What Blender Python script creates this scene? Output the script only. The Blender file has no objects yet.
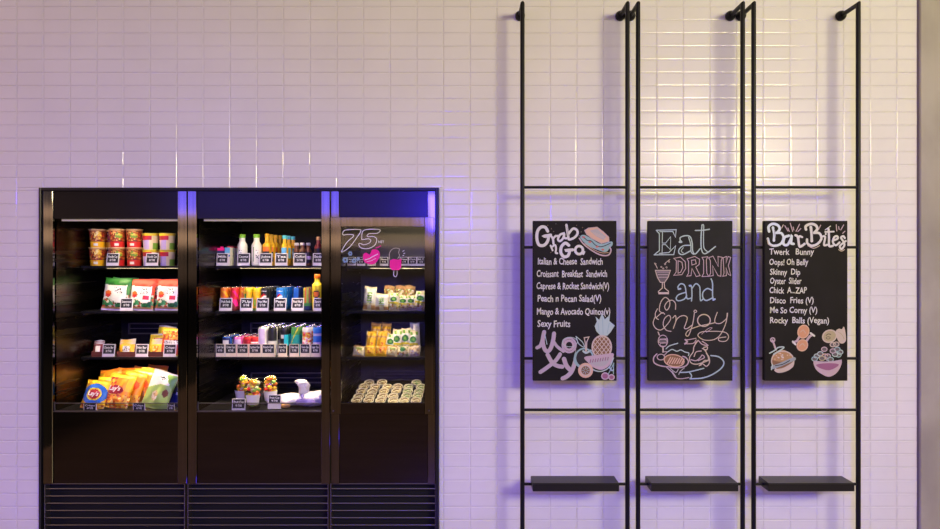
import bpy, math, random
from mathutils import Vector, Matrix, Euler
from mathutils.geometry import tessellate_polygon

random.seed(11)
scene = bpy.context.scene
COL = scene.collection
PI = math.pi

# ------------------------------------------------------------------ survey
# The tiled wall is the plane y = 0, x runs along it, z is up.  S metres per
# survey unit on that wall, D the distance of the tripod, CZ its lens height.
S, D, CZ = 0.0065, 3.8, 1.86


def fx(y):
    return (D + y) / D


def X(px, y=0.0):
    return (px - 470.0) * S * fx(y)


def Zz(py, y=0.0):
    return CZ - (py - 264.5) * S * fx(y)


# ------------------------------------------------------------------ materials
_m = {}


def mat(name, col, rough=0.5, metal=0.0, spec=0.5, emit=None, estr=0.0, trans=0.0, coat=0.0):
    if name in _m:
        return _m[name]
    m = bpy.data.materials.new(name)
    m.use_nodes = True
    b = m.node_tree.nodes['Principled BSDF']
    b.inputs['Base Color'].default_value = (*col, 1)
    b.inputs['Roughness'].default_value = rough
    b.inputs['Metallic'].default_value = metal
    b.inputs['Specular IOR Level'].default_value = spec
    b.inputs['Transmission Weight'].default_value = trans
    b.inputs['Coat Weight'].default_value = coat
    if emit:
        b.inputs['Emission Color'].default_value = (*emit, 1)
        b.inputs['Emission Strength'].default_value = estr
    _m[name] = m
    return m


def noisy(name, ca, cb, scale=(4, 4, 4), rough=(0.4, 0.5), metal=0.0, detail=6, bump=0.0, spec=0.5, nscale=1.0):
    """two tone noise material in object space"""
    if name in _m:
        return _m[name]
    m = mat(name, ca, rough[0], metal, spec)
    nt = m.node_tree
    b = nt.nodes['Principled BSDF']
    tc = nt.nodes.new('ShaderNodeTexCoord')
    mp = nt.nodes.new('ShaderNodeMapping')
    mp.inputs['Scale'].default_value = scale
    nz = nt.nodes.new('ShaderNodeTexNoise')
    nz.inputs['Scale'].default_value = nscale
    nz.inputs['Detail'].default_value = detail
    nt.links.new(tc.outputs['Object'], mp.inputs['Vector'])
    nt.links.new(mp.outputs['Vector'], nz.inputs['Vector'])
    cr = nt.nodes.new('ShaderNodeValToRGB')
    cr.color_ramp.elements[0].position = 0.32
    cr.color_ramp.elements[1].position = 0.68
    cr.color_ramp.elements[0].color = (*ca, 1)
    cr.color_ramp.elements[1].color = (*cb, 1)
    nt.links.new(nz.outputs['Fac'], cr.inputs['Fac'])
    nt.links.new(cr.outputs['Color'], b.inputs['Base Color'])
    mr = nt.nodes.new('ShaderNodeMapRange')
    mr.inputs['To Min'].default_value = rough[0]
    mr.inputs['To Max'].default_value = rough[1]
    nt.links.new(nz.outputs['Fac'], mr.inputs['Value'])
    nt.links.new(mr.outputs['Result'], b.inputs['Roughness'])
    if bump:
        bp = nt.nodes.new('ShaderNodeBump')
        bp.inputs['Strength'].default_value = bump
        bp.inputs['Distance'].default_value = 0.01
        nt.links.new(nz.outputs['Fac'], bp.inputs['Height'])
        nt.links.new(bp.outputs['Normal'], b.inputs['Normal'])
    return m


def pat(name, cols, scale=60.0, rough=0.35):
    """printed picture: voronoi cells each taking one of a few colours"""
    if name in _m:
        return _m[name]
    m = mat(name, cols[0], rough)
    nt = m.node_tree
    b = nt.nodes['Principled BSDF']
    tc = nt.nodes.new('ShaderNodeTexCoord')
    vo = nt.nodes.new('ShaderNodeTexVoronoi')
    vo.inputs['Scale'].default_value = scale
    nt.links.new(tc.outputs['Object'], vo.inputs['Vector'])
    sp = nt.nodes.new('ShaderNodeSeparateColor')
    nt.links.new(vo.outputs['Color'], sp.inputs['Color'])
    cr = nt.nodes.new('ShaderNodeValToRGB')
    cr.color_ramp.interpolation = 'CONSTANT'
    n = len(cols)
    while len(cr.color_ramp.elements) < n:
        cr.color_ramp.elements.new(0.5)
    for i, c in enumerate(cols):
        cr.color_ramp.elements[i].position = i / n
        cr.color_ramp.elements[i].color = (*c, 1)
    nt.links.new(sp.outputs[0], cr.inputs['Fac'])
    nt.links.new(cr.outputs['Color'], b.inputs['Base Color'])
    return m


def glass(name, tint=(1, 1, 1), rough=0.02, refl=1.0):
    if name in _m:
        return _m[name]
    m = bpy.data.materials.new(name)
    m.use_nodes = True
    nt = m.node_tree
    nt.nodes.clear()
    out = nt.nodes.new('ShaderNodeOutputMaterial')
    mx = nt.nodes.new('ShaderNodeMixShader')
    tr = nt.nodes.new('ShaderNodeBsdfTransparent')
    tr.inputs['Color'].default_value = (*tint, 1)
    gl = nt.nodes.new('ShaderNodeBsdfGlossy')
    gl.inputs['Roughness'].default_value = rough
    fr = nt.nodes.new('ShaderNodeFresnel')
    ge = nt.nodes.new('ShaderNodeNewGeometry')      # thin sheet: the same reflectance from both faces
    io = nt.nodes.new('ShaderNodeMapRange')
    io.inputs['To Min'].default_value, io.inputs['To Max'].default_value = 1.5, 1 / 1.5
    nt.links.new(ge.outputs['Backfacing'], io.inputs['Value'])
    nt.links.new(io.outputs['Result'], fr.inputs['IOR'])
    ml = nt.nodes.new('ShaderNodeMath')
    ml.operation = 'MULTIPLY'
    ml.inputs[1].default_value = refl
    nt.links.new(fr.outputs[0], ml.inputs[0])
    nt.links.new(ml.outputs[0], mx.inputs[0])
    nt.links.new(tr.outputs[0], mx.inputs[1])
    nt.links.new(gl.outputs[0], mx.inputs[2])
    nt.links.new(mx.outputs[0], out.inputs[0])
    _m[name] = m
    return m


TILE = noisy('glazed_tile', (0.80, 0.79, 0.78), (0.76, 0.75, 0.745), (3, 3, 3), (0.20, 0.28), spec=0.20)
TILE_EDGE = noisy('glazed_tile_edge', (0.80, 0.79, 0.78), (0.76, 0.75, 0.745), (3, 3, 3), (0.10, 0.16), spec=0.42)
GROUT = mat('grout', (0.74, 0.72, 0.71), 0.7)
CONC = noisy('concrete', (0.30, 0.275, 0.245), (0.43, 0.40, 0.36), (2.0, 2.0, 1.1), (0.6, 0.8), bump=0.25, detail=9, nscale=1.6)
FLOOR = noisy('floor_boards', (0.16, 0.10, 0.055), (0.24, 0.16, 0.09), (1.2, 9, 1), (0.25, 0.4))
BLACKM = mat('black_powder_coat', (0.006, 0.006, 0.007), 0.42, 0.0, 0.25)
FRAMEM = mat('black_frame', (0.008, 0.008, 0.009), 0.35)
STEEL = noisy('black_steel', (0.17, 0.155, 0.145), (0.22, 0.20, 0.185), (60, 60, 1.2), (0.04, 0.09), metal=1.0, detail=3)
PANEL = noisy('dark_panel', (0.07, 0.060, 0.058), (0.085, 0.073, 0.07), (1.5, 1.5, 40), (0.13, 0.20), metal=1.0, detail=3)
HEADER = noisy('header_steel', (0.028, 0.027, 0.032), (0.036, 0.034, 0.04), (1, 1, 50), (0.2, 0.28), metal=1.0, detail=3)
LINER = noisy('liner_steel', (0.07, 0.058, 0.042), (0.13, 0.11, 0.08), (1, 1.2, 26), (0.18, 0.34), metal=1.0, detail=4)
BACKP = mat('liner_back', (0.006, 0.0055, 0.005), 0.6, 0.0, 0.2)
BACKP3 = mat('liner_back_olive', (0.10, 0.092, 0.07), 0.45)
SHELFM = mat('shelf_black', (0.006, 0.006, 0.007), 0.4, 0.0, 0.25)
UNDER = mat('shelf_underside', (0.35, 0.31, 0.27), 0.35, 0.6)
VOID = mat('grille_void', (0.003, 0.003, 0.004), 0.8)
SLATM = mat('grille_slat', (0.20, 0.18, 0.17), 0.35, 0.9)
DUCT = mat('duct_edge', (0.13, 0.12, 0.11), 0.4, 0.6)
LED = mat('led_strip', (0.5, 0.46, 0.4), 0.5, emit=(1.0, 0.80, 0.58), estr=0.24)
LIPG = glass('lip_glass', (0.93, 0.94, 0.95))
DOORG = glass('door_glass', (0.90, 0.92, 0.93), refl=1.0)
CLEAR = glass('clear_plastic', (0.92, 0.93, 0.92), 0.08)
BOARD = noisy('chalkboard', (0.007, 0.006, 0.005), (0.013, 0.011, 0.010), (5, 5, 5), (0.6, 0.75), detail=8, spec=0.2)
BOARD2 = noisy('chalkboard_dusty', (0.012, 0.012, 0.012), (0.022, 0.021, 0.020), (5, 5, 5), (0.6, 0.75), detail=8, spec=0.2)
W_ = mat('chalk_white', (0.66, 0.66, 0.63), 0.8)
G_ = mat('chalk_grey', (0.42, 0.40, 0.38), 0.8)
K_ = mat('chalk_gap', (0.02, 0.018, 0.017), 0.8)
PK = mat('chalk_pink', (0.50, 0.38, 0.40), 0.8)
LP = mat('chalk_lilac', (0.47, 0.37, 0.42), 0.8)
TL = mat('chalk_teal', (0.28, 0.44, 0.42), 0.8)
MT = mat('chalk_mint', (0.42, 0.54, 0.49), 0.8)
PE = mat('chalk_peach', (0.64, 0.42, 0.28), 0.8)
CR = mat('chalk_cream', (0.55, 0.46, 0.36), 0.8)
BL = mat('chalk_blue', (0.36, 0.48, 0.55), 0.8)
BR = mat('chalk_brown', (0.22, 0.11, 0.05), 0.8)
MG = mat('chalk_magenta', (0.30, 0.11, 0.20), 0.8)
RD = mat('chalk_red', (0.55, 0.16, 0.13), 0.8)
TAGW = mat('tag_plastic', (0.74, 0.70, 0.74), 0.4)
TAGK = mat('tag_black', (0.010, 0.010, 0.016), 0.5)
TXT = mat('tag_text', (0.80, 0.80, 0.78), 0.7)
TAGC = mat('tag_cream', (0.82, 0.72, 0.55), 0.5)

C = {}


def c(name, r, g, b, rough=0.35):
    C[name] = mat('print_' + name, (r, g, b), rough)


for nm, rgb in dict(white=(.74, .72, .66), cream=(.72, .62, .38), yellow=(.80, .44, .012), lemon=(.74, .60, .02), orange=(.72, .16, .012),
                    red=(.62, .02, .02), crimson=(.42, .015, .03), darkred=(.20, .02, .02), brown=(.17, .055, .02), tan=(.50, .27, .10),
                    green=(.03, .30, .04), lime=(.22, .46, .05), leaf=(.05, .22, .06), darkgreen=(.012, .09, .03), teal=(.01, .30, .28),
                    blue=(.015, .12, .52), navy=(.01, .02, .13), sky=(.12, .45, .72), cyan=(.02, .50, .62), purple=(.30, .20, .52),
                    lilac=(.52, .42, .68), pink=(.70, .12, .38), hotpink=(.90, .015, .26), black=(.012, .012, .014), grey=(.30, .30, .31),
                    silver=(.60, .58, .60)).items():
    c(nm, *rgb)
ALU = mat('can_aluminium', (0.75, 0.74, 0.74), 0.25, 1.0)
P_FOOD = pat('picture_noodles', [(.38, .07, .012), (.52, .20, .04), (.20, .03, .01), (.70, .42, .12), (.10, .02, .01), (.45, .03, .02)], 95)
P_HERB = pat('picture_herbs', [(.55, .45, .04), (.16, .32, .03), (.70, .55, .08), (.45, .10, .02)], 85)
P_LEAF = pat('picture_leaves', [(.02, .18, .05), (.55, .52, .42), (.04, .24, .09), (.42, .05, .02), (.01, .08, .03)], 60)
P_CHIP = pat('picture_crisps', [(.80, .42, .03), (.70, .16, .01), (.86, .60, .18), (.50, .07, .01), (.75, .30, .02)], 70)
P_RED = pat('picture_peppers', [(.62, .03, .02), (.72, .20, .02), (.40, .02, .03), (.80, .40, .05)], 70)
P_SAL = pat('picture_salad', [(.75, .62, .36), (.30, .38, .08), (.80, .74, .60), (.45, .20, .06), (.62, .50, .16)], 75)
P_BREAD = pat('picture_bread', [(.78, .66, .44), (.70, .50, .26), (.82, .74, .58), (.55, .34, .14)], 80)
P_FRUIT = pat('fruit_mix', [(.84, .36, .03), (.80, .58, .05), (.60, .06, .02), (.45, .48, .06), (.86, .44, .06)], 48, 0.25)
P_ROLL = pat('roll_filling', [(.72, .62, .36), (.26, .20, .07), (.80, .72, .52), (.48, .36, .12)], 70)
P_ROLLG = pat('roll_filling_green', [(.62, .62, .32), (.16, .32, .08), (.78, .72, .50), (.30, .40, .12)], 70)
P_CAN = pat('picture_tropical', [(.72, .06, .02), (.80, .50, .05), (.75, .20, .30), (.80, .74, .70)], 70)
P_SCR = pat('print_scribble', [(.80, .78, .76), (.78, .76, .74), (.05, .05, .06), (.80, .78, .76)], 170)

# ------------------------------------------------------------------ mesh tools


class MB:
    def __init__(s):
        s.v, s.f, s.mi, s.mats, s.ix = [], [], [], [], {}

    def mid(s, m):
        k = m.name
        if k not in s.ix:
            s.ix[k] = len(s.mats)
            s.mats.append(m)
        return s.ix[k]

    def poly(s, pts, m):
        n = len(s.v)
        s.v.extend(tuple(p) for p in pts)
        s.f.append(list(range(n, n + len(pts))))
        s.mi.append(s.mid(m))

    def box(s, x0, x1, y0, y1, z0, z1, m, bev=0.0, M=None, front=None):
        if x0 > x1: x0, x1 = x1, x0
        if y0 > y1: y0, y1 = y1, y0
        if z0 > z1: z0, z1 = z1, z0
        b = min(bev, (x1 - x0) / 2.2, (y1 - y0) / 2.2, (z1 - z0) / 2.2)
        n = len(s.v)
        if b <= 0:
            P = [(x0, y0, z0), (x1, y0, z0), (x1, y1, z0), (x0, y1, z0), (x0, y0, z1), (x1, y0, z1), (x1, y1, z1), (x0, y1, z1)]
            F = [(0, 3, 2, 1), (4, 5, 6, 7), (0, 1, 5, 4), (1, 2, 6, 5), (2, 3, 7, 6), (3, 0, 4, 7)]
        else:
            P, F = [], []
            sg = [(-1, -1, -1), (1, -1, -1), (1, 1, -1), (-1, 1, -1), (-1, -1, 1), (1, -1, 1), (1, 1, 1), (-1, 1, 1)]
            ce = ((x0 + x1) / 2, (y0 + y1) / 2, (z0 + z1) / 2)
            h = ((x1 - x0) / 2, (y1 - y0) / 2, (z1 - z0) / 2)
            for g in sg:          # three verts a corner: on the x, y and z face
                for ax in range(3):
                    P.append(tuple(ce[i] + g[i] * (h[i] if i == ax else h[i] - b) for i in range(3)))
            V = lambda k, ax: k * 3 + ax
            fs = {2: [(0, 3, 2, 1), (4, 5, 6, 7)], 1: [(0, 1, 5, 4), (2, 3, 7, 6)], 0: [(1, 2, 6, 5), (3, 0, 4, 7)]}
            for ax, l in fs.items():
                for q in l:
                    F.append(tuple(V(k, ax) for k in q))
            for k in range(8):
                g = sg[k]
                t = (V(k, 0), V(k, 1), V(k, 2))
                F.append(t if g[0] * g[1] * g[2] > 0 else t[::-1])
            for i in range(8):
                for j in range(i + 1, 8):
                    df = [a for a in range(3) if sg[i][a] != sg[j][a]]
                    if len(df) == 1:
                        a1, a2 = [a for a in range(3) if a != df[0]]
                        F.append((V(i, a1), V(j, a1), V(j, a2), V(i, a2)))
        if M is not None:
            P = [tuple(M @ Vector(p)) for p in P]
        s.v.extend(P)
        i = s.mid(m)
        for q in F:
            s.f.append([n + k for k in q])
            s.mi.append(i)

    def tube(s, pts, r, m, seg=12, caps=True):
        """round bar along a polyline with mitred joints"""
        pts = [Vector(p) for p in pts]
        rings = []
        for k, p in enumerate(pts):
            d0 = (p - pts[k - 1]).normalized() if k else None
            d1 = (pts[k + 1] - p).normalized() if k < len(pts) - 1 else None
            t = (d0 + d1).normalized() if d0 and d1 else (d0 or d1)
            ref = Vector((0, 0, 1)) if abs((d0 or d1).z) < 0.9 else Vector((0, 1, 0))
            if k == 0:
                a = t.cross(ref).normalized()
            else:
                a = (pa - t * pa.dot(t)).normalized()
            pa = a
            b = t.cross(a).normalized()
            n = len(s.v)
            k2 = 1.0 / max(0.5, (d0.dot(t) if d0 and d1 else 1.0))
            bend = (d1 - d0).normalized() if d0 and d1 and (d1 - d0).length > 1e-4 else None
            for i in range(seg):
                an = 2 * PI * i / seg
                o = a * math.cos(an) * r + b * math.sin(an) * r
                if bend is not None:
                    o += bend * o.dot(bend) * (k2 - 1)
                s.v.append(tuple(p + o))
            rings.append(n)
        i_ = s.mid(m)
        for q in range(len(rings) - 1):
            for i in range(seg):
                j = (i + 1) % seg
                s.f.append([rings[q] + i, rings[q] + j, rings[q + 1] + j, rings[q + 1] + i])
                s.mi.append(i_)
        if caps:
            s.f.append([rings[0] + i for i in range(seg)][::-1]); s.mi.append(i_)
            s.f.append([rings[-1] + i for i in range(seg)]); s.mi.append(i_)

    def lathe(s, prof, n, des, M=None):
        """prof [(r, z)]; des a material or f(angle -0.5..0.5 with 0 in front, z); the front looks to -y"""
        base = len(s.v)
        for r, z in prof:
            for i in range(n):
                t = 2 * PI * i / n
                p = Vector((r * math.sin(t), -r * math.cos(t), z))
                s.v.append(tuple(M @ p) if M is not None else tuple(p))
        for k in range(len(prof) - 1):
            zc = (prof[k][1] + prof[k + 1][1]) / 2
            for i in range(n):
                a = ((i + 0.5) / n + 0.5) % 1.0 - 0.5
                m = des(a, zc) if callable(des) else des
                j = (i + 1) % n
                s.f.append([base + k * n + i, base + k * n + j, base + (k + 1) * n + j, base + (k + 1) * n + i])
                s.mi.append(s.mid(m))

    def disc(s, r, z, n, m, M=None, up=True):
        pts = [Vector((r * math.sin(2 * PI * i / n), -r * math.cos(2 * PI * i / n), z)) for i in range(n)]
        if not up: pts = pts[::-1]
        s.poly([M @ p for p in pts] if M is not None else pts, m)

    def blob(s, ce, rx, ry, rz, m, nu=16, nv=10, amp=0.0, seed=0.0, M=None):
        base = len(s.v)
        for j in range(nv + 1):
            th = PI * j / nv
            for i in range(nu):
                ph = 2 * PI * i / nu
                k = 1 + amp * (math.sin(3 * ph + seed * 2.1 + th * 2) * 0.5 + math.sin(5 * th + seed + ph) * 0.35 + math.sin(7 * ph - seed + 4 * th) * 0.3) * math.sin(th)
                p = Vector((ce[0] + rx * k * math.sin(th) * math.cos(ph), ce[1] + ry * k * math.sin(th) * math.sin(ph), ce[2] + rz * k * math.cos(th)))
                s.v.append(tuple(M @ p) if M is not None else tuple(p))
        i_ = s.mid(m)
        for j in range(nv):
            for i in range(nu):
                q = (i + 1) % nu
                s.f.append([base + j * nu + i, base + (j + 1) * nu + i, base + (j + 1) * nu + q, base + j * nu + q])
                s.mi.append(i_)

    def mesh(s, name, smooth=False):
        me = bpy.data.meshes.new(name)
        me.from_pydata(s.v, [], s.f)
        for m in s.mats:
            me.materials.append(m)
        me.polygons.foreach_set('material_index', s.mi)
        if smooth:
            me.polygons.foreach_set('use_smooth', [True] * len(s.f))
        me.update()
        me.validate()
        if smooth:
            try:
                me.set_sharp_from_angle(angle=math.radians(38))
            except Exception:
                pass
        return me


def obj(name, me, parent=None, loc=(0, 0, 0), rot=(0, 0, 0)):
    if isinstance(me, MB):
        me = me.mesh(name)
    o = bpy.data.objects.new(name, me)
    COL.objects.link(o)
    if parent is not None:
        o.parent = parent
    o.location = loc
    o.rotation_euler = rot
    return o


def tag(o, label=None, cat=None, group=None, kind=None):
    if label: o['label'] = label
    if cat: o['category'] = cat
    if group: o['group'] = group
    if kind: o['kind'] = kind
    return o


def thing(name, label, cat, loc=(0, 0, 0), rot=(0, 0, 0), group=None):
    o = bpy.data.objects.new(name, None)
    o.empty_display_size = 0.02
    COL.objects.link(o)
    o.location = loc
    o.rotation_euler = rot
    return tag(o, label, cat, group)


ORD = ['first', 'second', 'third', 'fourth', 'fifth', 'sixth', 'seventh', 'eighth', 'ninth', 'tenth']

# ------------------------------------------------------------------ lettering
_tc = {}


def text_geo(txt, bold=0.0):
    """outline of a short text in the built-in face: verts and faces, box 0..w, baseline at 0, capital height 1"""
    k = (txt, bold)
    if k in _tc: return _tc[k]
    cu = bpy.data.curves.new('t', 'FONT')
    cu.body = txt
    cu.resolution_u = 2
    cu.offset = bold
    o = bpy.data.objects.new('t', cu)
    COL.objects.link(o)
    bpy.context.view_layer.update()
    me = bpy.data.meshes.new_from_object(o.evaluated_get(bpy.context.evaluated_depsgraph_get()))
    V = [(v.co.x, v.co.y) for v in me.vertices]
    F = [list(p.vertices) for p in me.polygons]
    bpy.data.objects.remove(o); bpy.data.curves.remove(cu); bpy.data.meshes.remove(me)
    x0 = min(v[0] for v in V); x1 = max(v[0] for v in V)
    V = [((x - x0), y / 0.70) for x, y in V]
    _tc[k] = (V, F, x1 - x0)
    return _tc[k]


def put_text(mb, txt, x0, x1, zb, h, y, m, bold=0.0, shear=0.0, wob=0.0, M=None):
    V, F, w = text_geo(txt, bold)
    n = len(mb.v)
    for x, z in V:
        p = (x0 + (x / w) * (x1 - x0) + shear * z * h, y, zb + h * (z + wob * math.sin(x * 2.3)))
        mb.v.append(tuple(M @ Vector(p)) if M is not None else p)
    i = mb.mid(m)
    for f in F:
        mb.f.append([n + k for k in f]); mb.mi.append(i)


def spline(pts, closed=False, sub=6):
    if len(pts) < 3: return list(pts)
    out, n = [], len(pts)
    rng = range(n if closed else n - 1)
    for i in rng:
        p0 = pts[(i - 1) % n] if closed or i > 0 else pts[0]
        p1, p2 = pts[i], pts[(i + 1) % n]
        p3 = pts[(i + 2) % n] if closed or i < n - 2 else pts[-1]
        for s_ in range(sub):
            t = s_ / sub
            out.append(tuple(0.5 * (2 * p1[k] + (p2[k] - p0[k]) * t + (2 * p0[k] - 5 * p1[k] + 4 * p2[k] - p3[k]) * t * t
                                    + (3 * p1[k] - p0[k] - 3 * p2[k] + p3[k]) * t ** 3) for k in (0, 1)))
    if not closed: out.append(tuple(pts[-1]))
    return out


class Draw:
    """chalk or vinyl marks on an upright face at depth y; zoomed survey coordinates in, metres out"""

    def __init__(s, y, ox=0, oy=0, k=1.0, rel=(0, 0, 0)):
        s.mb, s.y, s.ox, s.oy, s.k, s.rel, s.lay = MB(), y, ox, oy, k, rel, 0

    def at(s, ox, oy, k):
        s.ox, s.oy, s.k = ox, oy, k
        return s

    def P(s, p):
        return (X(s.ox + p[0] / s.k, s.y) - s.rel[0], s.y - s.rel[1] - s.lay * 0.00004, Zz(s.oy + p[1] / s.k, s.y) - s.rel[2])

    def line(s, pts, w, m, smooth=True, closed=False):
        """w in survey units"""
        s.lay += 1
        q = spline(pts, closed) if smooth else list(pts)
        if closed: q = q + [q[0]]
        q = [s.P(p) for p in q]
        q = [p for k, p in enumerate(q) if k == 0 or math.hypot(p[0] - q[k - 1][0], p[2] - q[k - 1][2]) > 1e-6]
        r = w * S * fx(s.y) / 2
        L, n = [], len(q)
        for k, p in enumerate(q):
            a, b = q[max(k - 1, 0)], q[min(k + 1, n - 1)]
            if closed and k in (0, n - 1): a, b = q[n - 2], q[1]
            u = Vector((p[0] - a[0], p[2] - a[2])); v = Vector((b[0] - p[0], b[2] - p[2]))
            u = u.normalized() if u.length > 1e-7 else v.normalized()
            v = v.normalized() if v.length > 1e-7 else u
            t = u + v
            t = t.normalized() if t.length > 1e-4 else u
            g = r / max(0.55, t.dot(u))
            yy = p[1] - k * 1.5e-6
            L.append(((p[0] - t.y * g, yy, p[2] + t.x * g), (p[0] + t.y * g, yy, p[2] - t.x * g)))
        for (a0, a1), (b0, b1) in zip(L, L[1:]):
            s.mb.poly([a0, a1, b1, b0], m)
        if not closed and w > 0.6:
            for e, (p, pn) in enumerate(((q[0], q[1]), (q[-1], q[-2]))):
                an = math.atan2(p[2] - pn[2], p[0] - pn[0])
                yy = p[1] - (0 if e == 0 else (n - 1) * 1.5e-6)
                s.mb.poly([(p[0] + r * math.cos(an - PI / 2 + i * PI / 6), yy, p[2] + r * math.sin(an - PI / 2 + i * PI / 6)) for i in range(7)], m)

    def fill(s, pts, m, smooth=True):
        s.lay += 1
        q = spline(pts, True) if smooth else list(pts)
        q = [Vector(s.P(p)) for p in q]
        for t in tessellate_polygon([q]):
            s.mb.poly([q[i] for i in t], m)

    def ell(s, cx, cy, rx, ry, w, m, fill=None, rot=0.0):
        pts = []
        for i in range(14):
            a = 2 * PI * i / 14
            u, v = rx * math.cos(a), ry * math.sin(a)
            pts.append((cx + u * math.cos(rot) - v * math.sin(rot), cy + u * math.sin(rot) + v * math.cos(rot)))
        if fill: s.fill(pts, fill)
        if w: s.line(pts, w, m, closed=True)

    def text(s, txt, px0, px1, pyc, h, m, bold=0.0, shear=0.0, wob=0.0):
        """plain survey coordinates; pyc the middle of the capitals"""
        s.lay += 1
        hh = h * S * fx(s.y)
        put_text(s.mb, txt, X(px0, s.y) - s.rel[0], X(px1, s.y) - s.rel[0], Zz(pyc, s.y) - hh / 2 - s.rel[2], hh, s.y - s.rel[1] - s.lay * 0.00004, m, bold, shear, wob)


# ------------------------------------------------------------------ the setting
def tile_wall():
    mb = MB()
    TW, TH = 26.65, 13.15
    hole = (41.0, 188.0, 439.0)
    x_lo, x_hi, y_lo, y_hi = -190.0, 917.0, -110.0, Z0PX
    i0 = math.floor((x_lo - 16.9) / TW); j0 = math.floor((y_lo - 7.0) / TH)
    g = 0.10
    i = i0
    while 16.9 + i * TW < x_hi:
        j = j0
        while 7.0 + j * TH < y_hi:
            a0, a1 = max(16.9 + i * TW, x_lo), min(16.9 + (i + 1) * TW, x_hi)
            b0, b1 = max(7.0 + j * TH, y_lo), min(7.0 + (j + 1) * TH, y_hi)
            rects = []
            if b1 <= hole[1] or a1 <= hole[0] or a0 >= hole[2]:
                rects = [(a0, a1, b0, b1)]
            else:
                if b0 < hole[1]: rects.append((a0, a1, b0, hole[1]))
                bb = max(b0, hole[1])
                if a0 < hole[0]: rects.append((a0, hole[0], bb, b1))
                if a1 > hole[2]: rects.append((hole[2], a1, bb, b1))
            tx, tz = random.gauss(0, 0.0055), random.gauss(0, 0.0055)
            off = random.uniform(-0.0004, 0.0004)
            for (p0, p1, q0, q1) in rects:
                if p1 - p0 < 1.0 or q1 - q0 < 1.0: continue
                xa, xb, za, zb = X(p0 + g), X(p1 - g), Zz(q1 - g), Zz(q0 + g)
                cx, cz = (xa + xb) / 2, (za + zb) / 2
                rings = []
                for (ins, dep) in ((0.0, 0.0), (0.0030, -0.0010), (0.0062, -0.00142), (0.0105, -0.00158)):
                    bx, bz = min(ins, (xb - xa) / 3), min(ins, (zb - za) / 3)
                    rings.append([(x, dep - (0.001 + off if ins else 0) + (x - cx) * tx + (z - cz) * tz, z) for (x, z) in
                                  ((xa + bx, za + bz), (xb - bx, za + bz), (xb - bx, zb - bz), (xa + bx, zb - bz))])
                mb.poly(rings[-1], TILE)
                for o, n in zip(rings, rings[1:]):
                    for k in range(4):
                        mb.poly([o[k], o[(k + 1) % 4], n[(k + 1) % 4], n[k]], TILE_EDGE)
            j += 1
        i += 1
    # grout bed with the recess for the display cases left open
    for (p0, p1, q0, q1) in ((x_lo, x_hi, y_lo, hole[1]), (x_lo, hole[0], hole[1], y_hi), (hole[2], x_hi, hole[1], y_hi)):
        mb.box(X(p0), X(p1), 0.0006, 0.05, Zz(q1), Zz(q0), GROUT)
    return mb


Z0PX = 264.5 + CZ / S        # survey height of the floor
tag(obj('wall_back', tile_wall()), 'white glazed brick-shaped wall tiles with bevelled edges', 'wall', kind='structure')
mb = MB(); mb.box(X(917.3), X(1120), -0.03, 0.05, 0, Zz(-110), CONC, 0.004)
tag(obj('wall_right', mb), 'rough grey-beige concrete strip beside the white tiles', 'wall', kind='structure')
mb = MB(); mb.box(X(916.6), X(917.3), -0.012, 0.05, 0, Zz(-110), mat('edge_trim', (0.16, 0.13, 0.17), 0.5))
tag(obj('trim_2', mb), 'thin dark trim where tiles meet concrete', 'trim', kind='structure')
mb = MB(); mb.box(X(-190), X(1120), -9.5, 0.9, -0.05, 0, FLOOR)
tag(obj('floor', mb), 'brown boarded floor in front of the tiled wall', 'floor', kind='structure')

# black surround of the recess
mb = MB()
zt, zb_ = Zz(188), 0.0
mb.box(X(41), X(43), -0.022, 0.06, zb_, zt, FRAMEM, 0.002)
mb.box(X(435.6), X(439), -0.022, 0.06, zb_, zt, FRAMEM, 0.002)
mb.box(X(43), X(435.6), -0.022, 0.06, Zz(191), zt, FRAMEM, 0.002)
tag(obj('trim_1', mb), 'black metal surround framing the row of display cases', 'trim', kind='structure')

# ------------------------------------------------------------------ display cases
DEPTH = 0.74
SHELF_Y = 0.27
SHELF_PY = [265.8, 311.0, 357.0]
DECK_PY = 411.0
DECK_Z = Zz(DECK_PY, 0.02)


def shelf_z(i, y=SHELF_Y):
    return Zz(SHELF_PY[i], y) if i < 3 else DECK_Z


def lamp(name, loc, rot, sx, sy, col, power, spread=PI):
    l = bpy.data.lights.new(name, 'AREA')
    l.shape = 'RECTANGLE'
    l.size, l.size_y = sx, sy
    l.color = col
    l.energy = power
    l.spread = spread
    o = bpy.data.objects.new(name, l)
    COL.objects.link(o)
    o.location = loc
    o.rotation_euler = rot
    return o


CASE_W = 2.0


def grille(px0, px1):
    mb = MB()
    x0, x1 = X(px0), X(px1)
    z1 = Zz(484.2)
    mb.box(x0, x1, 0.045, 0.055, 0.06, z1, VOID)
    mb.box(x0 - 0.006, x0, -0.004, 0.05, 0.06, z1, SLATM, 0.001)
    mb.box(x1, x1 + 0.006, -0.004, 0.05, 0.06, z1, SLATM, 0.001)
    mb.box(x0 - 0.006, x1 + 0.006, -0.004, 0.05, z1, z1 + 0.006, SLATM, 0.001)
    py = 488.6
    while Zz(py) > 0.09:
        M = Matrix.Translation((0, 0, Zz(py))) @ Matrix.Rotation(math.radians(-32), 4, 'X')
        mb.box(x0, x1, 0.0, 0.034, -0.0026, 0.0026, SLATM, 0.0008, M)
        py += 7.27
    mb.box(x0 - 0.006, x1 + 0.006, -0.004, 0.05, 0.0, 0.06, FRAMEM)
    return mb


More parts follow.
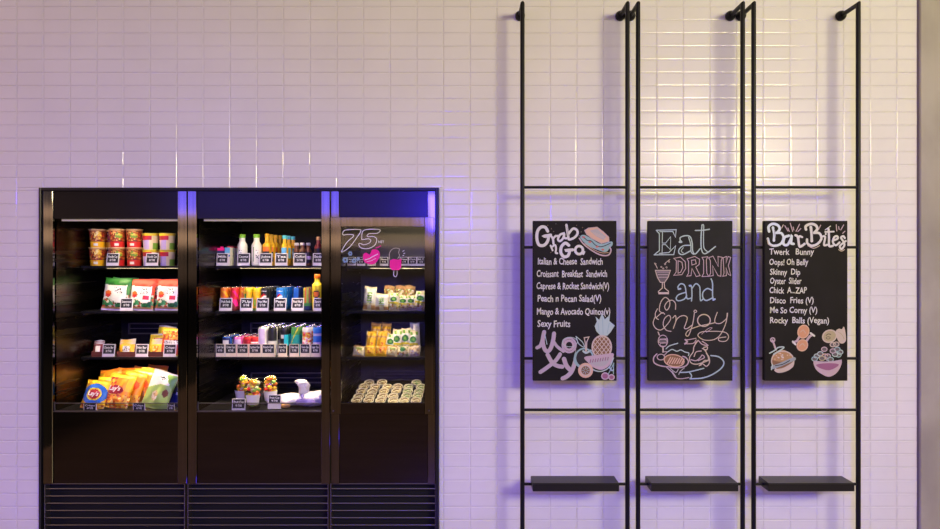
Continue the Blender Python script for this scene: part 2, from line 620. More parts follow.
def case(label, pl, pr, open_l, open_r, top_strip, back, ducts, shelf_y, gl, gr, panel_m=PANEL):
    """pl, pr: outer edges, open_l, open_r: the opening between the posts"""
    t = thing('display_case', label, 'display case', (X((pl + pr) / 2), 0, 0), group='row of built-in display cases')
    ox = t.location.x
    base = Matrix.Translation((-ox, 0, 0))

    def part(name, mb, par=t, **kw):
        mb.v = [(v[0] - ox, v[1], v[2]) for v in mb.v]
        return obj(name, mb, par)

    xl, xr = X(open_l), X(open_r)
    z_head = Zz(218.8)
    # liner: two side walls and a roof, deep into the wall
    m = MB()
    m.box(xl - 0.012, xl, 0.012, DEPTH, DECK_Z - 0.02, z_head + 0.12, LINER)
    m.box(xr, xr + 0.012, 0.012, DEPTH, DECK_Z - 0.02, z_head + 0.12, LINER)
    m.box(xl - 0.012, xr + 0.012, 0.03, DEPTH, z_head + 0.12, z_head + 0.14, BACKP)
    part('liner', m)
    m = MB()
    m.box(xl - 0.012, xr + 0.012, DEPTH, DEPTH + 0.012, DECK_Z - 0.02, z_head + 0.14, back)
    bp = part('back_panel', m)
    for (a, b, z0, z1) in ducts:           # framed return-air slots on the back
        m = MB()
        y = DEPTH - 0.004
        xa, xb, za, zb = max(X(a, y), xl + .01), min(X(b, y), xr - 0.01), Zz(z1, y), Zz(z0, y)
        r = 0.004
        for q in ((xa, xb, za, za + 2 * r), (xa, xb, zb - 2 * r, zb), (xa, xa + 2 * r, za, zb), (xb - 2 * r, xb, za, zb)):
            m.box(q[0], q[1], y - 0.012, y + 0.004, q[2], q[3], DUCT)
        m.box(xa, xb, y - 0.008, y + 0.004, (za + zb) / 2 - 0.003, (za + zb) / 2 + 0.003, DUCT)
        part('air_slot', m, bp)
    # posts
    zp0, zp1 = Zz(483.6), Zz(191)
    for (a, b) in ((pl, open_l), (open_r, pr)):
        m = MB(); m.box(X(a) + 0.001, X(b), -0.008, 0.03, zp0, zp1, STEEL, 0.003)
        part('post', m)
    m = MB(); m.box(xl, xr, 0.0, 0.028, z_head, zp1, HEADER, 0.002)
    part('header_panel', m)
    if top_strip:
        m = MB(); m.box(xl + 0.03, xr - 0.004, 0.034, 0.052, z_head - 0.012, z_head - 0.001, LED)
        part('light_bar', m)
    m = MB(); m.box(xl, xr, 0.001, 0.03, Zz(483.6), Zz(411.2), panel_m, 0.002)
    m.box(xl, xr, -0.003, 0.001, Zz(412.0), Zz(411.2), SLATM)
    part('lower_panel', m)
    part('grille', grille(gl, gr))
    m = MB(); m.box(xl + .001, xr - .001, 0.03, DEPTH - 0.002, DECK_Z - 0.018, DECK_Z, SHELFM)
    part('deck', m)
    if top_strip:
        m = MB(); m.box(xl + .002, xr - .002, 0.003, 0.008, Zz(411), Zz(403), LIPG)
        for (u, v) in ((Zz(403), Zz(403) - 0.004), (Zz(411.2), Zz(410.6))):
            m.box(xl + .002, xr - .002, 0.002, 0.009, v, u, DUCT)
        m.box(xl + .002, xl + 0.007, 0.002, 0.009, Zz(411), Zz(402), DUCT)
        part('glass_lip', m)
    for i in range(3):
        z = Zz(SHELF_PY[i], shelf_y)
        m = MB()
        m.box(xl + .002, xr - .002, shelf_y, DEPTH - .01, z - 0.008, z, SHELFM)
        m.box(xl + .002, xr - .002, shelf_y - 0.004, shelf_y, z - 0.017, z, SHELFM, 0.001)
        sh = part('shelf', m)
        m = MB(); m.box(xl + 0.16, xr - .01, shelf_y + 0.03, shelf_y + 0.20, z - 0.014, z - 0.009, UNDER)
        m.box(xl + 0.16, xr - .01, shelf_y + 0.03, shelf_y + 0.036, z - 0.018, z - 0.014, LED)
        part('light_strip', m, sh)
        for xx, sg in ((xl + .003, 1), (xr - .003, -1)):
            m = MB()
            m.box(xx, xx + sg * 0.006, shelf_y + 0.02, DEPTH - 0.02, z - 0.03, z - 0.009, DUCT)
            part('bracket', m, sh)
    # the lamps of the case: one strip under the header and one under each shelf
    w = (xr - xl) - 0.2
    cx = (xl + xr) / 2 + 0.05
    spots = [(0.075, z_head + 0.03, 18, 1.6)] + [(shelf_y + 0.014, Zz(SHELF_PY[i], shelf_y) - 0.0105, (14, 14, -22 if top_strip else 4)[i], (1.0, 1.0, 2.0)[i]) for i in range(3)]
    if top_strip:
        lamp('canopy_lamp', (cx, 0.06, z_head + 0.03), (math.radians(3), 0, 0), w, 0.022, (1.0, 0.80, 0.53), 6.0 * w, math.radians(58))
    for k_, (yy, zz, a, e) in enumerate(spots):
        lamp('case_lamp', (cx, yy, zz), (math.radians(a), 0, 0), w, 0.022, (1.0, 0.80, 0.53), e * CASE_W * w * (1.35 if top_strip else (2.5, 2.5, 2.5, 1.05)[k_]))
    return t, part


DUCT1 = [(129, 200, 323, 334)]
case('open steel case holding crisps, noodle cups and seaweed snacks', 43.2, 187.4, 53.4, 178, True, BACKP, DUCT1, SHELF_Y, 45.4, 184.2)
case('open steel case holding cans, bottles and fruit cups', 188.0, 330.2, 197, 321.3, True, BACKP, [(251, 330, 322.5, 334), (251, 330, 372.5, 383)], SHELF_Y, 188.6, 327.6)
RY = 0.20
t3, part3 = case('narrow steel case with glass door holding wrapped sandwiches', 331.0, 435.4, 339.5, 427.5, False, BACKP3, [(374, 440, 322.5, 324.5), (374, 440, 371, 378)], RY, 331.4, 435.0)
m = MB()
y0, y1 = -0.034, -0.009
fo = (331.8, 217.6, 434.2, 413.0); fi = (342.0, 227.0, 425.0, 402.0)
m.box(X(fo[0]), X(fi[0]), y0, y1, Zz(fo[3]), Zz(fo[1]), STEEL, 0.002)
m.box(X(fi[2]), X(fo[2]), y0, y1, Zz(fo[3]), Zz(fo[1]), STEEL, 0.002)
m.box(X(fi[0]), X(fi[2]), y0, y1, Zz(fi[1]), Zz(fo[1]), STEEL, 0.002)
m.box(X(fi[0]), X(fi[2]), y0, y1, Zz(fo[3]), Zz(fi[3]), PANEL, 0.002)
door = part3('door', m)
m = MB(); m.box(X(fi[0]), X(fi[2]), -0.024, -0.019, Zz(fi[3]), Zz(fi[1]), DOORG)
part3('glass', m, door)
for px in (429.5, 334.6):
    m = MB(); m.tube([(X(px), y0 + .001, Zz(409.5)), (X(px), y0 - 0.005, Zz(409.5))], 0.004, DUCT, 10)
    part3('screw', m, door)
# decals on the door pane
ox3 = t3.location.x
VW = mat('vinyl_white', (0.85, 0.85, 0.86), 0.4); VP = C['hotpink']; VB = mat('vinyl_blue', (0.22, 0.36, 0.48), 0.5)
d = Draw(-0.0255, 330, 215, 8.82, (ox3, 0, 0))
d.line([(112, 158), (140, 132), (255, 128), (270, 146), (225, 215), (175, 280), (112, 325), (106, 312), (150, 240), (205, 190), (200, 174), (150, 172), (118, 176)], 0.75, VW, closed=True)
d.line([(300, 134), (435, 128), (420, 160), (345, 165), (330, 190), (385, 190), (412, 215), (395, 265), (340, 295), (280, 292), (255, 266), (262, 250), (300, 262), (345, 247), (360, 225), (340, 210), (288, 216), (280, 205)], 0.75, VW, closed=True)
d.text('NET', 378.3, 384.2, 241.8, 2.4, VW, 0.01)
obj('lettering', d.mb, door).location = (0, 0, 0)
d = Draw(-0.0255, 330, 215, 8.82, (ox3, 0, 0))
d.fill([(292, 352), (318, 332), (350, 348), (372, 306), (420, 308), (440, 345), (428, 390), (388, 432), (340, 432), (300, 408)], VP)
d.line([(310, 395), (345, 385), (380, 365), (420, 345)], 0.7, VW)
d.line([(325, 412), (365, 402), (405, 382)], 0.45, VW)
d.line([(405, 290), (430, 282), (447, 272)], 0.9, VP)
tag(obj('heart_sticker', d.mb, door), 'pink heart-shaped sticker')
d = Draw(-0.0255, 330, 215, 8.82, (ox3, 0, 0))
d.fill([(528, 400), (560, 388), (600, 395), (630, 385), (628, 460), (610, 486), (548, 486), (528, 460)], VP, False)
d.line([(526, 392), (524, 340), (545, 305), (578, 292), (612, 300), (606, 330), (612, 360), (596, 384)], 0.5, mat('vinyl_sand', (0.55, 0.52, 0.40), 0.5))
d.line([(564, 490), (562, 530), (576, 544), (590, 530), (592, 490)], 0.6, VW)
for a, b in (((640, 322), (656, 312)), ((648, 340), (662, 336)), ((640, 358), (654, 354))):
    d.line([a, b], 0.5, VW, False)
tag(obj('ice_lolly_sticker', d.mb, door), 'pink and white ice lolly sticker')
d = Draw(-0.0255, 330, 215, 8.82, (ox3, 0, 0))
for cx, cy, r in ((178, 340, 22), (135, 396, 28), (212, 402, 24), (248, 388, 18)):
    for k in range(6):
        a = k * PI / 3 + cx
        d.ell(cx + r * .6 * math.cos(a), cy + r * .6 * math.sin(a), r * .34, r * .34, 0, None, VB)
tag(obj('flower_sticker', d.mb, door), 'cluster of blue flower stickers')

# ------------------------------------------------------------------ ladders, boards and trays
LY = -0.181
PR, RR = 0.0138, 0.0088


def ladder(pa, pb, label):
    xa, xb = X(pa, LY), X(pb, LY)
    t = thing('ladder_rack', label, 'rack', ((xa + xb) / 2, LY, 0), group='black tubular racks on the tiled wall')
    ztop = Zz(16.6, 0) + 0.0
    for s_, x in ((0, xa), (1, xb)):
        lx = x - t.location.x
        m = MB()
        m.tube([(lx, 0, 0.0), (lx, 0, ztop), (lx, -LY - 0.012, ztop)], PR, BLACKM, 16)
        pole = obj('pole', m.mesh('pole', True), t)
        m = MB()
        M = Matrix.Translation((lx, -LY - 0.005, ztop)) @ Matrix.Rotation(PI / 2, 4, 'X')
        m.lathe([(0.001, 0.034), (0.018, 0.034), (0.027, 0.026), (0.032, 0.012), (0.032, 0.0)], 20, BLACKM, M)
        obj('wall_flange', m.mesh('flange', True), pole)
    for py in (187.3, 247.3, 358.4, 409.8, 484.0):
        m = MB()
        z = Zz(py, LY)
        m.tube([(xa - t.location.x, 0, z), (xb - t.location.x, 0, z)], RR, BLACKM, 12)
        obj('rung', m.mesh('rung', True), t)
    return t


ladder(522.4, 627.4, 'black tubular wall rack nearest the display cases, holding the sandwich menu')
ladder(638.0, 742.6, 'middle black tubular wall rack, holding the eat and drink board')
ladder(753.6, 858.2, 'black tubular wall rack nearest the concrete, holding the bar snacks menu')

BF = -0.224          # front of the boards


def board(p0, p1, label, m_):
    x0, x1, z0, z1 = X(p0, BF), X(p1, BF), Zz(380.8, BF), Zz(220.8, BF)
    t = thing('chalkboard', label, 'chalkboard', ((x0 + x1) / 2, BF, z0), group='chalkboard menus on the racks')
    m = MB(); m.box(x0 - t.location.x, x1 - t.location.x, 0.0, 0.030, 0, z1 - z0, m_, 0.002)
    obj('panel', m, t)
    for z in (Zz(247.3, LY), Zz(358.4, LY)):      # hooks over the rungs
        for sx in (-0.2, 0.2):
            m = MB(); m.box(sx - 0.012, sx + 0.012, 0.030, 0.033, z - z0 - 0.02, z - z0 + 0.012, FRAMEM)
            obj('hanger', m, t)
    return t


def tray(p0, p1, label):
    ya, yb = -0.243, -0.119
    x0, x1, z1 = X(p0, ya), X(p1, ya), Zz(483.2, ya)
    t = thing('tray_shelf', label, 'shelf', ((x0 + x1) / 2, ya, z1 - 0.05), group='small black shelves low on the racks')
    hw = (x1 - x0) / 2
    m = MB(); m.box(-hw, hw, 0, yb - ya, 0.042, 0.050, FRAMEM, 0.0015)
    obj('shelf_top', m, t)
    m = MB()
    m.box(-hw, hw, 0, 0.006, 0, 0.042, FRAMEM, 0.001)
    m.box(-hw, -hw + 0.006, 0.006, yb - ya, 0, 0.042, FRAMEM)
    m.box(hw - 0.006, hw, 0.006, yb - ya, 0, 0.042, FRAMEM)
    obj('apron', m, t)
    return t


tray(532.8, 619.2, 'small black shelf on the rack nearest the display cases')
tray(651.2, 738.4, 'small black shelf on the middle rack')
tray(768.6, 854.6, 'small black shelf on the rack nearest the concrete')

# --- board one
t = board(533.0, 616.6, 'chalkboard of sandwiches and salads with a pineapple drawing', BOARD)
R_ = tuple(t.location)
FY = BF - 0.0006


def D_(ox=0, oy=0, k=1.0):
    return Draw(FY, ox, oy, k, R_)


d = D_(530, 218, 10.44)
for pts, w in (([(185, 138), (160, 98), (115, 95), (78, 140), (72, 220), (95, 280), (145, 285), (182, 245), (190, 195), (148, 190), (215, 178)], 3.0),
               ([(215, 185), (238, 215), (245, 268)], 2.2), ([(240, 220), (262, 192), (290, 186)], 2.0),
               ([(352, 160), (315, 175), (292, 220), (312, 242), (345, 212), (358, 165), (356, 205), (380, 212)], 2.2),
               ([(380, 72), (392, 150), (404, 222)], 2.4), ([(402, 165), (448, 112), (488, 125), (495, 165), (462, 205), (415, 225)], 2.4),
               ([(215, 288), (236, 338)], 1.8), ([(232, 300), (262, 282), (272, 320), (268, 362), (285, 368)], 1.9),
               ([(405, 285), (368, 262), (328, 300), (322, 360), (352, 402), (395, 395), (412, 345), (380, 338), (445, 332)], 3.0)):
    d.line(pts, w, W_)
d.ell(512, 335, 40, 42, 2.6, W_)
d.line([(548, 340), (556, 378), (570, 352)], 1.4, W_)
for pts in ([(128, 112), (95, 150), (90, 225), (112, 262)], [(385, 90), (398, 190)], [(360, 285), (342, 330), (355, 385)]):
    d.line(pts, 0.35, K_)
for k in range(26):
    d.ell(random.uniform(130, 560), random.uniform(60, 420), 3, 3, 0, None, random.choice([PE, PK, G_, BR]))
obj('heading_lettering', d.mb, t)
for txt, a, b, y in (('Italian & Cheese  Sandwich', 537.8, 602.6, 261.2), ('Croissant  Breakfast  Sandwich', 536.6, 607.0, 273.6), ('Caprese & Rocket Sandwich(V)', 536.4, 609.0, 285.8),
                     ('Peach n Pecan Salad(V)', 537.6, 601.2, 298.3), ('Mango & Avocado Quinoa(v)', 536.8, 610.2, 311.3), ('Sexy Fruits', 537.4, 570.2, 323.6)):
    d = D_()
    d.text(txt, a, b, y, 6.6, W_, 0.016, 0.03, 0.05)
    obj('menu_line', d.mb, t)
d = D_(530, 325, 8.82)
for pts, w in (([(62, 200), (92, 180), (112, 120), (125, 62)], 2.6), ([(125, 62), (112, 140), (130, 215), (160, 230), (185, 200), (205, 130), (212, 75)], 3.2),
               ([(205, 140), (240, 190), (295, 232)], 2.2), ([(155, 262), (195, 330), (240, 360), (285, 368)], 3.2), ([(265, 258), (225, 315), (150, 375), (92, 415)], 3.0),
               ([(300, 300), (322, 360), (362, 402)], 3.6), ([(405, 300), (372, 400), (330, 450), (288, 472)], 3.4)):
    d.line(pts, w + 0.9, G_)
    d.line(pts, w, LP)
d.ell(345, 178, 58, 62, 2.0, LP); d.ell(345, 178, 38, 40, 2.4, PK); d.ell(352, 150, 66, 42, 0.6, MT)
d.line([(130, 80), (150, 170)], 0.8, BL)
d.line([(395, 160), (402, 250), (360, 400)], 0.5, G_)
obj('logo_lettering', d.mb, t)
d = D_(530, 218, 10.44)
d.fill([(525, 205), (560, 175), (640, 215), (740, 270), (850, 245), (862, 280), (835, 310), (790, 355), (700, 330), (600, 285)], TL)
d.fill([(570, 130), (610, 105), (700, 95), (760, 140), (822, 200), (825, 245), (745, 265), (645, 212), (590, 170)], PE, False)
d.line([(570, 130), (610, 105), (700, 95), (760, 140), (822, 200), (825, 245), (745, 265), (645, 212), (590, 170)], 0.7, PK, False, True)
d.fill([(625, 132), (700, 112), (795, 195), (765, 228), (690, 190)], G_, False)
for k in range(5):
    d.line([(650 + k * 24, 140 + k * 10), (700 + k * 22, 190 + k * 8)], 0.5, CR, False)
d.line([(545, 195), (575, 215), (600, 235), (640, 240), (680, 280), (730, 300), (780, 290), (840, 262)], 0.8, K_)
for cx, cy in ((560, 200), (625, 250), (700, 300), (760, 330)):
    d.ell(cx, cy, 16, 10, 0, None, RD)
d.line([(515, 212), (560, 272), (640, 335), (735, 385), (815, 388), (845, 340), (832, 305)], 1.4, PK)
d.line([(570, 265), (650, 320), (740, 362), (820, 362)], 0.6, PE)
obj('sandwich_drawing', d.mb, t)
d = D_(530, 325, 8.82)
d.fill([(570, 10), (590, -30), (578, -75), (610, -45), (635, -105), (660, -50), (705, -90), (700, -35), (748, 5), (710, 65), (680, 95), (620, 92), (585, 55)], MT, False)
for pts in ([(610, 70), (600, -20)], [(645, 85), (640, -60)], [(680, 75), (700, -20)]):
    d.line(pts, 0.6, TL)
d.ell(633, 195, 84, 100, 1.5, CR, BR)
for k in range(-3, 4):                  # lattice of the pineapple, kept inside its oval
    for sg in (-1, 1):
        px_, py_, ux, uy = 633 + k * 38, 195.0, 0.62, 0.78 * sg
        A = (ux / 80) ** 2 + (uy / 96) ** 2
        B = 2 * ((px_ - 633) * ux / 6400)
        Cc = ((px_ - 633) / 80) ** 2 - 1
        q = B * B - 4 * A * Cc
        if q > 0:
            t0, t1 = (-B - q ** .5) / (2 * A), (-B + q ** .5) / (2 * A)
            d.line([(px_ + ux * t0, py_ + uy * t0), (px_ + ux * t1, py_ + uy * t1)], 0.75, CR, False)
d.ell(478, 290, 78, 82, 1.6, TL, K_)
d.line([(405, 250), (395, 320), (440, 370)], 2.4, TL)
d.line([(470, 230), (495, 245), (535, 225)], 2.0, MT)
d.line([(405, 100), (430, 165), (478, 195), (462, 150), (405, 100)], 0.8, MT)
d.line([(490, 230), (488, 160), (478, 112), (520, 105), (500, 150), (498, 230)], 1.0, CR, False)
d.fill([(478, 285), (560, 268), (660, 258), (735, 250), (725, 310), (690, 365), (630, 395), (560, 375), (510, 330)], PK)
d.fill([(515, 318), (590, 300), (700, 285), (680, 340), (630, 365), (560, 352)], G_)
for k in range(8):
    d.line([(530 + k * 22, 330 - k * 3), (536 + k * 22, 305 - k * 3)], 0.9, MG, False)
d.line([(520, 350), (560, 395), (630, 408), (700, 370), (735, 290)], 1.2, MT)
d.ell(490, 400, 58, 58, 1.8, PE, CR); d.ell(490, 400, 38, 38, 0, None, BR)
for k in range(8):
    a = k * PI / 4
    d.line([(490 + 10 * math.cos(a), 400 + 10 * math.sin(a)), (490 + 34 * math.cos(a), 400 + 34 * math.sin(a))], 0.5, TL, False)
d.line([(690, 430), (715, 385), (738, 335)], 0.9, TL); d.line([(735, 430), (735, 380), (738, 335)], 0.9, TL)
d.line([(700, 370), (720, 400), (735, 395)], 1.4, BL)
d.ell(662, 450, 30, 28, 1.2, LP, MG); d.ell(718, 460, 24, 22, 1.2, LP, MG)
obj('fruit_drawing', d.mb, t)

# --- board two
t = board(648.4, 732.6, 'chalkboard with large eat and drink lettering and a plate of food', BOARD2)
R_ = tuple(t.location)
d = D_(645, 218, 10.44)
for pts, w, sm in (([(118, 128), (325, 122), (318, 200), (290, 140), (155, 142)], 1.0, False), ([(118, 128), (150, 165), (150, 340), (95, 385)], 1.0, False),
                   ([(182, 142), (180, 262), (215, 262), (268, 195), (265, 330), (215, 278), (180, 278), (178, 375)], 0.8, False),
                   ([(95, 385), (300, 382), (320, 290), (250, 360), (150, 370)], 1.0, False)):
    d.line(pts, w, MT, sm)
for pts, w in (([(372, 245), (368, 205), (420, 185), (470, 195), (492, 260), (498, 345), (525, 375), (575, 320)], 1.2), ([(455, 200), (478, 280), (480, 350), (505, 380)], 1.0),
               ([(475, 285), (400, 290), (355, 330), (358, 370), (400, 380), (470, 345)], 1.2), ([(372, 240), (362, 250), (380, 250)], 2.0), ([(400, 310), (378, 345), (400, 365)], 0.8),
               ([(595, 72), (585, 200), (590, 330), (630, 372), (735, 298)], 1.2), ([(595, 72), (612, 80), (610, 200), (615, 310), (650, 350)], 1.0), ([(525, 130), (600, 128), (672, 118)], 1.2)):
    d.line(pts, w, MT)
obj('eat_lettering', d.mb, t)
d = D_(645, 255, 10.44)
for pts, w in (([(350, 360), (345, 330), (375, 300), (415, 320), (430, 400), (440, 455), (480, 450)], 1.2), ([(425, 390), (350, 415), (325, 455), (350, 478), (410, 460), (435, 420)], 1.2),
               ([(350, 355), (370, 352)], 1.8), ([(465, 325), (485, 330), (490, 420), (485, 480)], 1.2), ([(490, 350), (530, 300), (570, 330), (575, 410), (580, 475), (605, 460)], 1.2), ([(465, 320), (478, 320)], 1.8),
               ([(690, 250), (705, 300), (705, 420), (715, 470)], 1.3), ([(700, 370), (650, 350), (605, 390), (605, 445), (640, 475), (700, 450)], 1.3), ([(712, 470), (730, 460)], 1.6)):
    d.line(pts, w, BL)
obj('and_lettering', d.mb, t)
d = D_(645, 255, 10.44)
for pts in ([(300, 35), (370, 22), (420, 70), (425, 140), (385, 205), (300, 212), (325, 180), (328, 60)], [(345, 60), (385, 75), (395, 130), (372, 180), (345, 190)],
            [(440, 40), (520, 15), (570, 45), (565, 100), (530, 125), (575, 215), (535, 225), (490, 140), (480, 215), (435, 222), (455, 190), (455, 70)], [(485, 55), (525, 50), (535, 90), (490, 105)],
            [(595, 25), (655, 18), (640, 50), (645, 190), (665, 222), (595, 225), (612, 190), (612, 55)],
            [(665, 28), (710, 12), (765, 120), (762, 15), (808, 25), (795, 60), (792, 222), (762, 215), (705, 110), (712, 215), (670, 222), (685, 190), (682, 60)],
            [(815, 30), (850, 15), (845, 85), (868, 15), (895, 25), (870, 110), (895, 215), (868, 200), (845, 130), (850, 215), (812, 222), (825, 190)]):
    d.line(pts, 0.75, PK, False, True)
obj('drink_lettering', d.mb, t)
d = D_(645, 295, 10.44)
for pts in ([(318, 150), (318, 90), (285, 55), (235, 70), (205, 120), (225, 158), (255, 120), (255, 60), (210, 25), (165, 75), (150, 160), (185, 190)],
            [(130, 145), (108, 190), (112, 235), (140, 255), (120, 235), (180, 185), (205, 200)], [(110, 220), (85, 290), (110, 345), (165, 365), (225, 315), (268, 250), (250, 212), (205, 245), (190, 310), (220, 365), (272, 380)],
            [(290, 240), (318, 215), (322, 270), (295, 350), (335, 250), (395, 215), (440, 235), (425, 300), (410, 345), (440, 350), (490, 315)],
            [(515, 190), (500, 290), (470, 390), (445, 430), (425, 410), (460, 365), (560, 325)], [(560, 325), (680, 300), (725, 290)], [(755, 180), (730, 250), (735, 290), (790, 295), (850, 245), (862, 190)],
            [(858, 190), (845, 290), (790, 410), (720, 465), (620, 470), (555, 430), (570, 395), (640, 380), (820, 385), (872, 430), (845, 480), (780, 480), (770, 450), (845, 438)]):
    d.line(pts, 0.85, CR)
d.ell(615, 265, 66, 62, 1.1, CR); d.ell(525, 170, 14, 12, 0.8, CR)
d.line([(640, 390), (700, 345), (660, 350), (590, 410)], 0.5, PK)
obj('enjoy_lettering', d.mb, t)
d = D_(645, 255, 10.44)
d.fill([(115, 165), (260, 165), (240, 230), (205, 280), (160, 280), (130, 230)], mat('chalk_dim', (0.13, 0.11, 0.11), 0.8), False)
d.line([(108, 160), (265, 160), (240, 235), (205, 285), (160, 285), (130, 235)], 0.8, CR, False, True)
for y in (178, 205, 232):
    d.line([(120 + (y - 160) * .25, y), (255 - (y - 160) * .3, y)], 0.6, PK, False)
d.line([(182, 285), (180, 345), (140, 380), (145, 405), (245, 405), (245, 378), (205, 345), (200, 285)], 0.9, CR, False)
d.line([(145, 395), (242, 395)], 1.4, CR, False)
d.line([(100, 85), (115, 110), (128, 138)], 0.7, CR); d.line([(205, 90), (260, 45)], 0.6, CR)
for cx, cy in ((170, 125), (210, 95), (225, 130), (250, 70), (190, 140), (108, 92)):
    d.ell(cx, cy, 7, 7, 0.4, CR)
d.at(645, 330, 9.8)
d.line([(128, 20), (140, 50)], 1.0, CR)
d.ell(175, 108, 46, 58, 0.8, PK); d.ell(175, 110, 40, 20, 0.5, CR, mat('chalk_dim', (0.13, 0.11, 0.11), 0.8)); d.ell(180, 140, 32, 18, 0.5, PK)
d.line([(150, 75), (205, 72)], 1.3, K_); d.line([(145, 90), (210, 88)], 1.0, PK)
d.line([(175, 165), (178, 215)], 1.4, CR); d.line([(170, 215), (215, 215), (190, 245)], 0.8, PK)
d.ell(155, 265, 36, 28, 0.9, PK)
d.line([(205, 185), (240, 155), (320, 130)], 1.0, MT)
d.line([(220, 215), (265, 190), (310, 208), (350, 195), (390, 215), (428, 225), (425, 250)], 1.0, MT)
d.line([(115, 235), (85, 270), (90, 320), (150, 350), (240, 362), (330, 370), (400, 350), (425, 310), (400, 270), (370, 258)], 1.2, PK)
d.ell(285, 300, 98, 58, 1.0, PE, BR, 0.15)
for k in range(7):
    d.line([(215 + k * 24, 330 - (k % 2) * 4), (250 + k * 22, 268 + k * 3)], 1.1, PE, False)
d.line([(210, 365), (260, 410), (300, 465), (350, 478), (430, 465)], 0.9, LP)
d.line([(245, 375), (300, 415), (325, 385)], 0.8, G_); d.line([(385, 370), (345, 405), (330, 435)], 0.8, G_); d.line([(265, 405), (300, 455)], 0.8, G_)
d.line([(345, 415), (430, 410), (575, 375)], 1.2, BL); d.line([(430, 410), (455, 445), (445, 478)], 1.2, BL)
d.line([(440, 478), (560, 470), (660, 435), (750, 370), (770, 310), (720, 262), (645, 250)], 1.3, BL)
for pts in ([(520, 100), (480, 160), (470, 215), (435, 270), (450, 320), (500, 335), (560, 320), (620, 290), (600, 220), (570, 180)], [(490, 130), (520, 105), (560, 140), (615, 150), (560, 110)],
            [(450, 290), (500, 300), (540, 270), (560, 245), (580, 270), (520, 300)], [(480, 260), (500, 215), (550, 205)], [(575, 170), (610, 165), (600, 195), (560, 180)],
            [(530, 350), (560, 330), (600, 355), (630, 320), (625, 265), (600, 230)], [(545, 345), (580, 300), (620, 300)]):
    d.line(pts, 1.0, PK if pts[0][0] < 500 else CR)
d.line([(390, 92), (420, 95), (500, 80)], 0.8, PK); d.line([(390, 135), (470, 130), (500, 95)], 0.8, PK); d.line([(395, 95), (412, 115), (390, 135)], 1.6, PK)
obj('food_drawing', d.mb, t)

# --- board three
t = board(764.6, 847.6, 'chalkboard of bar snacks with a salad bowl drawing', BOARD)
R_ = tuple(t.location)
d = D_(760, 218, 10.44)
for pts, w in (([(135, 100), (150, 170), (145, 235)], 2.6), ([(95, 140), (90, 90), (130, 62), (185, 75), (205, 115), (180, 150)], 2.6), ([(170, 155), (225, 160), (245, 210), (215, 270), (150, 290), (100, 270), (82, 215)], 2.4),
               ([(300, 185), (255, 205), (245, 270), (285, 280), (320, 225), (330, 190), (325, 260), (350, 270)], 2.6), ([(370, 180), (395, 200), (410, 290), (430, 295), (465, 270)], 2.4), ([(400, 215), (415, 190), (440, 200)], 2.0),
               ([(530, 95), (540, 170), (540, 240)], 2.8), ([(480, 120), (478, 85), (530, 62), (580, 75), (598, 115), (570, 150)], 2.6), ([(560, 155), (620, 160), (640, 215), (600, 270), (540, 290), (495, 265), (490, 225)], 2.4),
               ([(660, 190), (680, 200), (668, 280), (700, 280)], 2.0), ([(715, 115), (720, 200), (722, 290), (760, 290)], 2.2), ([(680, 145), (770, 142)], 1.6),
               ([(765, 235), (810, 215), (805, 190), (775, 200), (760, 250), (790, 285), (830, 255)], 2.0), ([(885, 210), (870, 190), (845, 205), (870, 245), (880, 285), (850, 325), (835, 290), (895, 240)], 2.0)):
    d.line(pts, w, W_ if pts[0][0] > 300 else mat('chalk_paleblue', (0.66, 0.74, 0.78), 0.8))
d.line([(150, 110), (160, 230)], 0.4, K_); d.line([(548, 100), (555, 230)], 0.4, K_); d.line([(102, 100), (140, 76), (180, 95)], 0.4, K_)
d.line([(80, 215), (85, 270), (120, 290)], 0.8, CR); d.line([(500, 290), (560, 315), (620, 290)], 0.8, CR); d.line([(820, 330), (850, 345), (880, 330)], 0.8, CR)
d.line([(680, 125), (735, 85)], 0.9, W_)
for (a, b) in (((290, 135), (258, 80)), ((305, 140), (290, 105)), ((340, 140), (315, 55)), ((352, 125), (345, 95)), ((375, 140), (412, 65)), ((395, 140), (425, 110)), ((225, 105), (242, 72)), ((800, 135), (795, 70)), ((825, 120), (820, 90)), ((842, 125), (872, 72)), ((862, 160), (885, 138)), ((610, 120), (632, 75))):
    d.line([a, b], 0.9, PK if a[0] > 250 else CR, False)
for k in range(3):
    d.ell(685, 165 + k * 2, 9, 9, 0, None, W_)
obj('heading_lettering', d.mb, t)
for txt, a, b, y in (('Twerk   Bunny', 769.2, 814.0, 251.6), ('Oops! Oh Belly', 769.2, 808.2, 262.0), ('Skinny  Dip', 770.0, 800.2, 271.8), ('Oyster  Slider', 770.0, 801.4, 280.8),
                     ('Chick  A...ZAP', 769.4, 806.8, 290.2), ('Disco  Fries (V)', 770.0, 813.6, 300.2), ('Me So Corny (V)', 770.0, 817.2, 310.0), ('Rocky  Balls (Vegan)', 770.0, 829.0, 320.2)):
    d = D_()
    d.text(txt, a, b, y, 6.0, W_, 0.016, 0.03, 0.05)
    obj('menu_line', d.mb, t)
d = D_(760, 322, 8.82)
d.line([(110, 160), (125, 200), (140, 245)], 1.8, PK); d.ell(112, 158, 18, 18, 1.2, PK)
d.ell(200, 345, 98, 88, 1.2, CR, BR); d.fill([(105, 330), (130, 270), (200, 245), (270, 280), (290, 320), (200, 350)], mat('chalk_umber', (0.42, 0.24, 0.10), 0.8))
d.line([(85, 275), (130, 250), (160, 225), (205, 220), (200, 235), (120, 285)], 1.3, MT)
for k in range(16):
    d.ell(random.uniform(125, 265), random.uniform(275, 330), 7, 5, 0, None, random.choice([CR, PE, W_]))
d.line([(110, 400), (170, 380), (240, 350), (300, 325)], 3.6, mat('chalk_slate', (0.28, 0.33, 0.33), 0.8)); d.line([(135, 385), (200, 372), (260, 340)], 0.8, K_)
